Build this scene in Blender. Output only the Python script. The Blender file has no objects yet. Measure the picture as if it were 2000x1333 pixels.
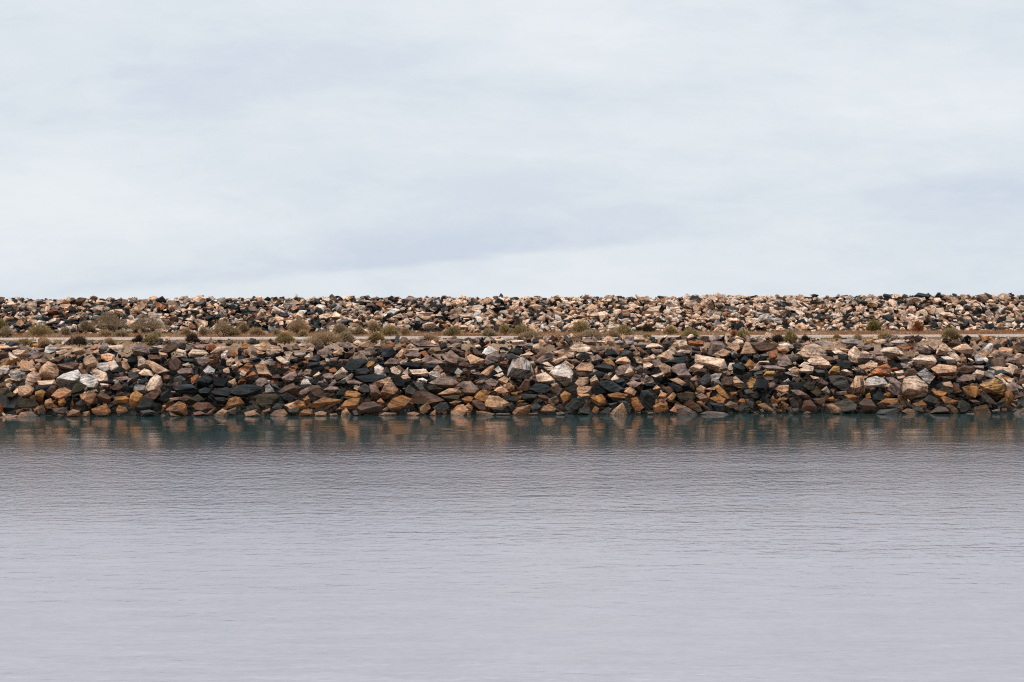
import bpy, bmesh, math, random
import numpy as np
from mathutils import Vector, Matrix, noise

random.seed(7); np.random.seed(7)
scene = bpy.context.scene
COL = scene.collection

# ------------------------------------------------------------------ camera
F = 3000.0                       # focal length in photo pixels (photo 2000 x 1333)
EYE = 4.68
cam_d = bpy.data.cameras.new('camera'); cam = bpy.data.objects.new('camera', cam_d); COL.objects.link(cam)
cam_d.sensor_width = 36.0; cam_d.lens = F / 2000 * 36.0
cam_d.clip_start = 0.1; cam_d.clip_end = 6000
PITCH = math.atan(70.5 / F); ROLL = math.radians(-0.2)
CAM_R = Matrix.Rotation(math.pi / 2 - PITCH, 3, 'X') @ Matrix.Rotation(ROLL, 3, 'Z')
cam.matrix_world = Matrix.Translation((0, 0, EYE)) @ CAM_R.to_4x4()
scene.camera = cam
scene.render.resolution_x = 1024; scene.render.resolution_y = 682

# ------------------------------------------------------------------ view
scene.view_settings.view_transform = 'Standard'; scene.view_settings.look = 'None'
scene.view_settings.exposure = 0.0; scene.view_settings.gamma = 1.0

scene.cycles.use_denoising = False         # leave the sampling grain: the photograph is grainy
scene.cycles.pixel_filter_type = 'BLACKMAN_HARRIS'; scene.cycles.filter_width = 1.15
scene.cycles.use_adaptive_sampling = False
scene.cycles.max_bounces = 6

# ------------------------------------------------------------------ node helpers
class NT:
    def __init__(s, tree): s.t = tree; s.n = tree.nodes; s.l = tree.links
    def new(s, typ, **kw):
        n = s.n.new(typ)
        for k, v in kw.items(): setattr(n, k, v)
        return n
    def link(s, a, b): s.l.new(a, b)
    def put(s, sock, v):
        if isinstance(v, bpy.types.NodeSocket): s.l.new(v, sock)
        elif v is not None: sock.default_value = v
    def math(s, op, a, b=None, c=None, clamp=False):
        n = s.new('ShaderNodeMath', operation=op); n.use_clamp = clamp
        s.put(n.inputs[0], a); s.put(n.inputs[1], b)
        if c is not None: s.put(n.inputs[2], c)
        return n.outputs[0]
    def mix(s, fac, a, b, mode='MIX'):
        n = s.new('ShaderNodeMix', data_type='RGBA', blend_type=mode)
        s.put(n.inputs[0], fac)
        s.put(n.inputs[6], a if isinstance(a, bpy.types.NodeSocket) else (*a, 1))
        s.put(n.inputs[7], b if isinstance(b, bpy.types.NodeSocket) else (*b, 1))
        return n.outputs[2]
    def noise(s, vec, scale, detail=3, rough=0.5, dist=0.0):
        n = s.new('ShaderNodeTexNoise')
        if vec is not None: s.link(vec, n.inputs['Vector'])
        n.inputs['Scale'].default_value = scale; n.inputs['Detail'].default_value = detail
        n.inputs['Roughness'].default_value = rough; n.inputs['Distortion'].default_value = dist
        return n.outputs[0]
    def range(s, v, a, b, c=0.0, d=1.0, smooth=True):
        n = s.new('ShaderNodeMapRange'); n.interpolation_type = 'SMOOTHSTEP' if smooth else 'LINEAR'
        s.put(n.inputs[0], v)
        for i, x in enumerate((a, b, c, d)): n.inputs[i + 1].default_value = x
        return n.outputs[0]
    def mapv(s, vec, scale=(1, 1, 1), rot=(0, 0, 0), loc=(0, 0, 0)):
        n = s.new('ShaderNodeMapping'); s.link(vec, n.inputs[0])
        n.inputs['Location'].default_value = loc; n.inputs['Rotation'].default_value = rot; n.inputs['Scale'].default_value = scale
        return n.outputs[0]

# ------------------------------------------------------------------ sky: overcast cloud sheet over a Nishita sky
SUN_EL, SUN_AZ = math.radians(60), math.radians(-112)      # azimuth from +Y, clockwise
world = bpy.data.worlds.new('World'); scene.world = world; world.use_nodes = True
W = NT(world.node_tree); W.n.clear()
sky = W.new('ShaderNodeTexSky', sky_type='NISHITA'); sky.sun_disc = False
sky.sun_elevation = SUN_EL; sky.sun_rotation = SUN_AZ
tc = W.new('ShaderNodeTexCoord').outputs['Generated']
sep = W.new('ShaderNodeSeparateXYZ'); W.link(tc, sep.inputs[0])
dy = W.math('MAXIMUM', W.math('ABSOLUTE', sep.outputs[1]), 0.25)
u = W.math('DIVIDE', sep.outputs[0], dy); v = W.math('DIVIDE', sep.outputs[2], dy)
cv = W.new('ShaderNodeCombineXYZ'); W.link(u, cv.inputs[0]); W.link(v, cv.inputs[1]); cv.inputs[2].default_value = 0.3
uv = cv.outputs[0]
n_big = W.noise(W.mapv(uv, (3.2, 13, 1), (0, 0, 0.04), (3.1, 0.7, 0)), 1.0, 4, 0.5, 0.6)
n_mid = W.noise(W.mapv(uv, (9, 42, 1), (0, 0, -0.03), (1.3, 2.7, 0)), 1.0, 4, 0.55, 0.5)
shade = W.math('ADD', W.math('MULTIPLY', n_big, 0.72), W.math('MULTIPLY', n_mid, 0.28))
n_fine = W.noise(W.mapv(uv, (26, 75, 1), (0, 0, 0.08), (5, 1, 0)), 1.0, 6, 0.7, 0.4)
shade = W.range(W.math('ADD', shade, W.math('MULTIPLY', W.math('SUBTRACT', n_fine, 0.5), 0.34)), 0.28, 0.70)
# the long cloud edge low over the bank: thin light rim below, blue grey base above it
edge = W.math('ADD', W.math('MULTIPLY', u, 0.085), 0.0305)
edge = W.math('SUBTRACT', edge, W.math('MULTIPLY', W.math('MULTIPLY', u, u), 0.03))
edge = W.math('ADD', edge, W.math('MULTIPLY', W.math('SUBTRACT', n_mid, 0.5), 0.010))
s_ = W.math('SUBTRACT', v, edge)
belt = W.math('MULTIPLY', W.range(s_, -0.003, 0.007), W.range(s_, 0.005, 0.036, 1.0, 0.0))
belt = W.math('MULTIPLY', belt, W.math('MULTIPLY', W.range(u, -0.42, -0.12, 0.35, 1.0), W.range(u, 0.02, 0.22, 1.0, 0.15)))
under = W.math('MULTIPLY', W.range(s_, -0.022, 0.0005, 0.1, 1.0), W.range(s_, -0.0005, 0.003, 1.0, 0.0))
under = W.math('MULTIPLY', under, W.math('MULTIPLY', W.range(u, -0.22, -0.08), W.range(u, 0.06, 0.24, 1.0, 0.0)))
def blob(cu, cvv, ru, rv):
    a = W.math('DIVIDE', W.math('SUBTRACT', u, cu), ru); b = W.math('DIVIDE', W.math('SUBTRACT', v, cvv), rv)
    r2 = W.math('ADD', W.math('MULTIPLY', a, a), W.math('MULTIPLY', b, b))
    return W.math('POWER', 2.718, W.math('MULTIPLY', r2, -1.0))
lights = None
for args, g in (((0.035, 0.17, 0.07, 0.035), 0.45), ((0.30, 0.14, 0.13, 0.022), 0.45), ((-0.33, 0.058, 0.12, 0.03), 0.3),
                ((0.0, 0.105, 0.16, 0.018), 0.22), ((0.02, 0.135, 0.10, 0.012), -0.22), ((-0.26, 0.165, 0.12, 0.03), -0.25), ((0.30, 0.075, 0.06, 0.010), -0.30),
                ((0.06, 0.060, 0.10, 0.018), -0.10)):
    t = W.math('MULTIPLY', blob(*args), g); lights = t if lights is None else W.math('ADD', lights, t)
tone = W.math('ADD', W.math('MULTIPLY', shade, 0.55), 0.22)
tone = W.math('ADD', tone, lights)
tone = W.math('SUBTRACT', tone, W.math('MULTIPLY', belt, 0.38))
tone = W.math('ADD', tone, W.math('MULTIPLY', under, 0.10), clamp=True)
ramp = W.new('ShaderNodeValToRGB'); W.link(tone, ramp.inputs[0])
e = ramp.color_ramp.elements
e[0].position = 0.0; e[0].color = (0.620, 0.690, 0.800, 1)
e[1].position = 1.0; e[1].color = (0.845, 0.885, 0.915, 1)
m_ = ramp.color_ramp.elements.new(0.5); m_.color = (0.750, 0.808, 0.862, 1)
zen = W.math('MULTIPLY', W.range(sep.outputs[2], 0.25, 0.95, 1.0, 3.3), W.range(sep.outputs[1], -0.25, 0.15, 0.30, 1.0))   # brighter overhead, unseen sky behind the camera dimmed to darken stone fronts
cloud = W.mix(1.0, ramp.outputs[0], (1, 1, 1), 'MULTIPLY')
vm = W.new('ShaderNodeVectorMath', operation='SCALE'); W.link(cloud, vm.inputs[0]); W.link(zen, vm.inputs['Scale'])
bg_c = W.new('ShaderNodeBackground'); W.link(vm.outputs[0], bg_c.inputs[0]); bg_c.inputs[1].default_value = 1.0
bg_s = W.new('ShaderNodeBackground'); W.link(sky.outputs[0], bg_s.inputs[0]); bg_s.inputs[1].default_value = 0.08
mixs = W.new('ShaderNodeMixShader'); mixs.inputs[0].default_value = 0.96
W.link(bg_s.outputs[0], mixs.inputs[1]); W.link(bg_c.outputs[0], mixs.inputs[2])
wo = W.new('ShaderNodeOutputWorld'); W.link(mixs.outputs[0], wo.inputs[0])

sun_d = bpy.data.lights.new('sun', 'SUN'); sun_d.energy = 1.5; sun_d.angle = math.radians(12); sun_d.color = (1.0, 0.93, 0.84)
sun = bpy.data.objects.new('sun', sun_d); COL.objects.link(sun)
sd = Vector((math.sin(SUN_AZ) * math.cos(SUN_EL), math.cos(SUN_AZ) * math.cos(SUN_EL), math.sin(SUN_EL)))
sun.rotation_euler = sd.to_track_quat('Z', 'Y').to_euler(); sun.location = (0, -20, 60)

# ------------------------------------------------------------------ shape of the place (metres, +Y away from the camera)
Y0, Y1, Y2, Y3 = 65.0, 71.0, 94.7, 100.0
Z1, Z3 = 2.95, 5.22
SEGS = [((Y0, 0.0), (Y1, Z1)), ((Y1, Z1), (Y2, Z1 + 0.02)), ((Y2, Z1 + 0.02), (Y3, Z3))]
def ray(px, py):
    d = CAM_R @ Vector(((px - 1000) / F, (666.5 - py) / F, -1.0))
    return d / d.y                                   # scaled so that y = 1
def at_depth(px, py, Y):
    d = ray(px, py); return Vector((d.x * Y, Y, EYE + d.z * Y))
def hit(px, py, want=None):
    d = ray(px, py)
    for i, ((ya, za), (yb, zb)) in enumerate(SEGS):
        if want is not None and i != want: continue
        k = (zb - za) / (yb - ya)
        den = d.z - k
        if abs(den) < 1e-9: continue
        Y = (za - k * ya - EYE) / den
        lo, hi = (ya - (6 if want is not None else 0.01), yb + (4 if want is not None else 0.01))
        if lo <= Y <= hi: return Vector((d.x * Y, Y, EYE + d.z * Y)), i
    Y = Y3; return Vector((d.x * Y, Y, EYE + d.z * Y)), 2

def tag(o, label=None, cat=None, group=None, kind=None):
    if label: o['label'] = label
    if cat: o['category'] = cat
    if group: o['group'] = group
    if kind: o['kind'] = kind
    return o

def mesh_obj(name, verts, faces, mat, parent=None, smooth=False, attrs=None):
    me = bpy.data.meshes.new(name)
    verts = np.asarray(verts, dtype=np.float32)
    if isinstance(faces, np.ndarray):
        nf, k = faces.shape
        me.vertices.add(len(verts)); me.vertices.foreach_set('co', verts.ravel())
        me.loops.add(nf * k); me.loops.foreach_set('vertex_index', faces.ravel().astype(np.int32))
        me.polygons.add(nf)
        me.polygons.foreach_set('loop_start', np.arange(0, nf * k, k, dtype=np.int32))
        me.update(calc_edges=True)
    else:
        me.from_pydata([tuple(map(float, p)) for p in verts], [], faces); me.update()
    for n, typ, dom, data in (attrs or ()):
        a = me.attributes.new(n, typ, dom)
        a.data.foreach_set({'FLOAT_VECTOR': 'vector', 'FLOAT': 'value', 'FLOAT_COLOR': 'color'}[typ], np.asarray(data, dtype=np.float32).ravel())
    me.polygons.foreach_set('use_smooth', [smooth] * len(me.polygons))
    me.materials.append(mat)
    o = bpy.data.objects.new(name, me); COL.objects.link(o)
    if parent is not None: o.parent = parent
    return o

# ------------------------------------------------------------------ materials
def material(name):
    m = bpy.data.materials.new(name); m.use_nodes = True; t = NT(m.node_tree); t.n.clear()
    out = t.new('ShaderNodeOutputMaterial'); p = t.new('ShaderNodeBsdfPrincipled'); t.link(p.outputs[0], out.inputs[0])
    return m, t, p, out
def attr(t, name, out='Vector'):
    n = t.new('ShaderNodeAttribute'); n.attribute_name = name; return n.outputs[out]

def rock_material():
    m, t, p, out = material('rock')
    col = attr(t, 'tint', 'Color'); lp = attr(t, 'grain'); band = attr(t, 'band', 'Fac')
    pos = t.new('ShaderNodeNewGeometry').outputs['Position']
    psep = t.new('ShaderNodeSeparateXYZ'); t.link(pos, psep.inputs[0]); z = psep.outputs[2]
    n1 = t.noise(lp, 2.2, 5, 0.6); n2 = t.noise(lp, 11, 4, 0.65)
    strata = t.noise(t.mapv(lp, (0.8, 0.8, 7.5)), 1.3, 4, 0.6, 0.5)
    f = t.math('ADD', t.range(n1, 0.3, 0.7, 0.62, 1.22), t.range(n2, 0.38, 0.62, -0.24, 0.20))
    sa = t.math('ADD', 0.55, t.math('MULTIPLY', band, 0.95))
    f = t.math('ADD', f, t.math('MULTIPLY', t.range(strata, 0.40, 0.60, -0.45, 0.35), sa))
    f = t.math('MAXIMUM', f, 0.12)
    vm = t.new('ShaderNodeVectorMath', operation='SCALE'); t.link(col, vm.inputs[0]); t.link(f, vm.inputs['Scale'])
    c = vm.outputs[0]
    vn = t.range(t.noise(t.mapv(lp, (1, 1, 2.4), loc=(2, 9, 4)), 1.9, 6, 0.7, 0.6), 0.56, 0.63, 0.0, 0.72)    # dark desert varnish patches
    c = t.mix(vn, c, t.mix(1.0, c, (0.26, 0.25, 0.26), 'MULTIPLY'))
    # iron staining and pale mineral crust
    st = t.range(t.noise(lp, 1.4, 4, 0.6, 0.4), 0.55, 0.66, 0.0, 0.6)
    c = t.mix(st, c, t.mix(1.0, c, (1.02, 0.66, 0.38), 'MULTIPLY'))
    cr = t.range(t.noise(t.mapv(lp, (1, 1, 1), loc=(7, 3, 1)), 3.4, 6, 0.75), 0.62, 0.74, 0.0, 0.30)
    c = t.mix(cr, c, t.mix(0.5, c, (0.5, 0.45, 0.41)))
    # algae and mineral belt of the wave zone (a stain on the stones that follows the old water levels)
    zn = t.math('ADD', z, t.math('MULTIPLY', t.math('SUBTRACT', t.noise(pos, 0.5, 3, 0.6), 0.5), 0.9))
    wet = t.range(zn, 1.25, 0.45, 0.0, 1.0)
    c = t.mix(t.math('MULTIPLY', wet, 0.75), c, t.mix(1.0, c, (0.70, 0.44, 0.21), 'MULTIPLY'))
    moss = t.math('MULTIPLY', wet, t.range(t.noise(lp, 2.6, 4, 0.6), 0.52, 0.68, 0.0, 0.7))
    c = t.mix(moss, c, (0.045, 0.040, 0.014))
    line = t.range(zn, 0.42, 0.02, 0.0, 0.65)
    c = t.mix(line, c, (0.015, 0.016, 0.011))
    t.link(c, p.inputs['Base Color'])
    rg = t.math('SUBTRACT', 0.86, t.math('MULTIPLY', t.range(zn, 0.9, 0.0), 0.42)); t.link(rg, p.inputs['Roughness'])
    p.inputs['Specular IOR Level'].default_value = 0.3
    h = t.math('ADD', t.math('MULTIPLY', n2, 0.5), t.math('MULTIPLY', strata, t.math('ADD', 0.5, band)))
    b = t.new('ShaderNodeBump'); b.inputs['Strength'].default_value = 1.0; b.inputs['Distance'].default_value = 0.06
    t.link(h, b.inputs['Height']); t.link(b.outputs[0], p.inputs['Normal'])
    return m

def soil_material():
    m, t, p, out = material('soil')
    pos = t.new('ShaderNodeNewGeometry').outputs['Position']
    a = t.noise(pos, 1.2, 6, 0.65); b_ = t.noise(pos, 9, 4, 0.6)
    c = t.mix(t.range(a, 0.35, 0.65), (0.28, 0.17, 0.105), (0.37, 0.26, 0.18))
    c = t.mix(t.range(b_, 0.45, 0.7, 0, 0.5), c, (0.12, 0.075, 0.045))
    t.link(c, p.inputs['Base Color']); p.inputs['Roughness'].default_value = 0.95; p.inputs['Specular IOR Level'].default_value = 0.1
    return m
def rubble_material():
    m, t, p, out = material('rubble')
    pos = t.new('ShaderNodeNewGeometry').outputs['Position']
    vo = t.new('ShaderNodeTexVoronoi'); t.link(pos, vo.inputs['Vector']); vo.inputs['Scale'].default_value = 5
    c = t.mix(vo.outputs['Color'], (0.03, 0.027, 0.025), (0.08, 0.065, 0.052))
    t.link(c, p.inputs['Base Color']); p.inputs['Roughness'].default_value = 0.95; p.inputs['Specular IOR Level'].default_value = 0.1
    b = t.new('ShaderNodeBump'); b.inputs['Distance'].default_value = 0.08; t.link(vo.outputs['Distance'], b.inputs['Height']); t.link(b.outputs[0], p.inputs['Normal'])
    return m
def road_material():
    m, t, p, out = material('gravel')
    pos = t.new('ShaderNodeNewGeometry').outputs['Position']
    a = t.noise(t.mapv(pos, (0.25, 1.6, 1)), 1.0, 5, 0.6); b_ = t.noise(pos, 14, 3, 0.6)
    c = t.mix(t.range(a, 0.35, 0.65), (0.36, 0.27, 0.225), (0.46, 0.365, 0.315))
    c = t.mix(t.range(b_, 0.4, 0.7, 0, 0.4), c, (0.24, 0.19, 0.17))
    t.link(c, p.inputs['Base Color']); p.inputs['Roughness'].default_value = 0.95; p.inputs['Specular IOR Level'].default_value = 0.1
    return m
def leaf_material():
    m, t, p, out = material('foliage')
    t.link(attr(t, 'tint', 'Color'), p.inputs['Base Color']); p.inputs['Roughness'].default_value = 0.8
    p.inputs['Specular IOR Level'].default_value = 0.15
    tr = t.new('ShaderNodeBsdfTranslucent'); t.link(attr(t, 'tint', 'Color'), tr.inputs[0])
    mx = t.new('ShaderNodeMixShader'); mx.inputs[0].default_value = 0.25
    t.link(p.outputs[0], mx.inputs[1]); t.link(tr.outputs[0], mx.inputs[2]); t.link(mx.outputs[0], out.inputs[0])
    return m
def bark_material():
    m, t, p, out = material('bark')
    n = t.noise(t.new('ShaderNodeTexCoord').outputs['Object'], 20, 3)
    t.link(t.mix(n, (0.07, 0.05, 0.035), (0.14, 0.10, 0.07)), p.inputs['Base Color']); p.inputs['Roughness'].default_value = 0.9
    return m
def water_material():
    m, t, p, out = material('water')
    t.n.remove(p)
    pos = t.new('ShaderNodeNewGeometry').outputs['Position']
    # wind ripples: crests lie across the view, slightly slanted
    w1 = t.noise(t.mapv(pos, (1.1, 3.0, 1), (0, 0, 0.10)), 1.0, 3, 0.5, 0.3)
    w2 = t.noise(t.mapv(pos, (2.6, 8.5, 1), (0, 0, -0.08)), 1.0, 3, 0.55)
    w3 = t.noise(t.mapv(pos, (0.12, 0.55, 1), (0, 0, 0.06)), 1.0, 2, 0.5)
    w4 = t.noise(pos, 2.4, 2, 0.5, 0.4)
    w5 = t.noise(t.mapv(pos, (6.0, 2.3, 1), loc=(3, 8, 0)), 1.0, 2, 0.6)
    ps = t.new('ShaderNodeSeparateXYZ'); t.link(pos, ps.inputs[0])
    chop = t.math('MULTIPLY', t.math('ADD', t.math('MULTIPLY', w4, 0.75), t.math('MULTIPLY', w5, 0.65)), t.range(ps.outputs[1], 32, 44, 0.60, 1.35))
    w1 = t.math('ADD', t.math('MULTIPLY', w1, t.range(ps.outputs[1], 32, 44, 0.95, 0.30)), chop)
    gust = t.range(t.noise(t.mapv(pos, (0.035, 0.10, 1)), 1.0, 3, 0.5), 0.3, 0.7, 0.55, 1.25)
    h = t.math('ADD', t.math('MULTIPLY', w1, 0.022), t.math('MULTIPLY', w2, 0.0055))
    h = t.math('MULTIPLY', h, t.math('MULTIPLY', t.range(ps.outputs[1], 22, 40, 0.70, 1.35), t.range(ps.outputs[1], 44, 56, 1.0, 0.14)))      # the near water lies in the lee
    h = t.math('ADD', t.math('MULTIPLY', h, gust), t.math('MULTIPLY', w3, 0.030))
    b = t.new('ShaderNodeBump'); b.inputs['Strength'].default_value = 1.0; b.inputs['Distance'].default_value = 1.0
    t.link(h, b.inputs['Height'])
    fr = t.new('ShaderNodeFresnel'); fr.inputs['IOR'].default_value = 1.33; t.link(b.outputs[0], fr.inputs['Normal'])
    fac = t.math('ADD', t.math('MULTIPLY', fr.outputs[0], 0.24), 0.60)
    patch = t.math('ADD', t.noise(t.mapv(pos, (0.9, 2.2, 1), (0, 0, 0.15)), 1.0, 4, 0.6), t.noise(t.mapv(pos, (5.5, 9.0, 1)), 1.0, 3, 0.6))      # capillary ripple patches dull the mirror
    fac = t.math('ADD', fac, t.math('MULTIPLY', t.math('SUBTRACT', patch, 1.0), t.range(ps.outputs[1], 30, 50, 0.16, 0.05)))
    # mirroring cut over the choppier belt, painting the bank's dark reflection longer
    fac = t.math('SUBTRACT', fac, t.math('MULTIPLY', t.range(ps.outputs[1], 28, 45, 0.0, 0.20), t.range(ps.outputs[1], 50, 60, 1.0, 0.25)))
    gl = t.new('ShaderNodeBsdfGlossy'); t.link(t.math('ADD', t.range(ps.outputs[1], 40, 57, 0.15, 0.085), t.range(ps.outputs[1], 20, 38, 0.03, 0.0)), gl.inputs['Roughness']); gl.inputs['Color'].default_value = (1.0, 0.935, 0.965, 1)
    t.link(b.outputs[0], gl.inputs['Normal'])
    df = t.new('ShaderNodeBsdfDiffuse'); t.link(t.mix(t.range(ps.outputs[1], 46, 58), (0.032, 0.036, 0.044), (0.014, 0.042, 0.038)), df.inputs['Color'])
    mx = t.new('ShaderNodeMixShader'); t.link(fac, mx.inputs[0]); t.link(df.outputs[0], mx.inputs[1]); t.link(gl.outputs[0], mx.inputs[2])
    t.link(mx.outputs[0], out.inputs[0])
    return m
ROCK, SOIL, RUBBLE, ROAD, LEAF, BARK, WATER = rock_material(), soil_material(), rubble_material(), road_material(), leaf_material(), bark_material(), water_material()

# ------------------------------------------------------------------ ground, road and water
prof = [(-60, -3), (60, -2.6), (Y0 + 0.2, -1.0), (Y1 + 0.5, Z1 - 0.85), (Y1 + 1.3, Z1 - 0.02), (Y2, Z1), (Y2 + 0.8, Z1 - 0.45), (Y3, Z3 - 0.42), (Y3 + 4, Z3 - 0.34), (Y3 + 11, 1.5), (1500, 1.5)]
xs = np.concatenate([[-1500, -400, -120], np.linspace(-60, 60, 121), [120, 400, 1500]])
gy = []
for (ya, za), (yb, zb) in zip(prof[:-1], prof[1:]):
    n = max(1, int((yb - ya) / 0.7)) if 60 <= ya < Y3 + 11 and yb < 200 else 1
    for i in range(n): gy.append((ya + (yb - ya) * i / n, za + (zb - za) * i / n))
gy.append(prof[-1])
V = []
for (y, zz) in gy:
    for x in xs:
        rough = 0.0
        if 60 < y < Y3 + 6 and abs(x) < 100:
            rough = 0.10 if (y < Y1 or y > Y2) else (0.03 if not 75 < y < 85 else 0.0)
        V.append((x, y, zz + rough * noise.noise(Vector((x * 0.9, y * 0.9, 0)))))
nx = len(xs)
Fc = [(j * nx + i, j * nx + i + 1, (j + 1) * nx + i + 1, (j + 1) * nx + i) for j in range(len(gy) - 1) for i in range(nx - 1)]
g = mesh_obj('ground', V, Fc, SOIL, smooth=True)
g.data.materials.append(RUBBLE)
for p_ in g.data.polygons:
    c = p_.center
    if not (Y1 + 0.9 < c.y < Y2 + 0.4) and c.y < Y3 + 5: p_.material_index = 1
tag(g, kind='structure')
ry0, ry1 = 76.5, 83.3
rx = np.linspace(-120, 120, 161)
V = [(x, (ry0 if k == 0 else ry1 if k == 4 else ry0 + (ry1 - ry0) * k / 4) + (0.6 * noise.noise(Vector((x * 0.35, k * 3, 5))) if k in (0, 4) else 0), Z1 + (0.045, 0.07, 0.085, 0.07, 0.045)[k]) for k in range(5) for x in rx]
Fc = [(k * 161 + i, k * 161 + i + 1, (k + 1) * 161 + i + 1, (k + 1) * 161 + i) for k in range(4) for i in range(160)]
tag(mesh_obj('road', V, Fc, ROAD, smooth=True), kind='structure')
tag(mesh_obj('water', [(-900, -60, 0), (900, -60, 0), (900, 66.5, 0), (-900, 66.5, 0)], [(0, 1, 2, 3)], WATER), kind='structure')

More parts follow.
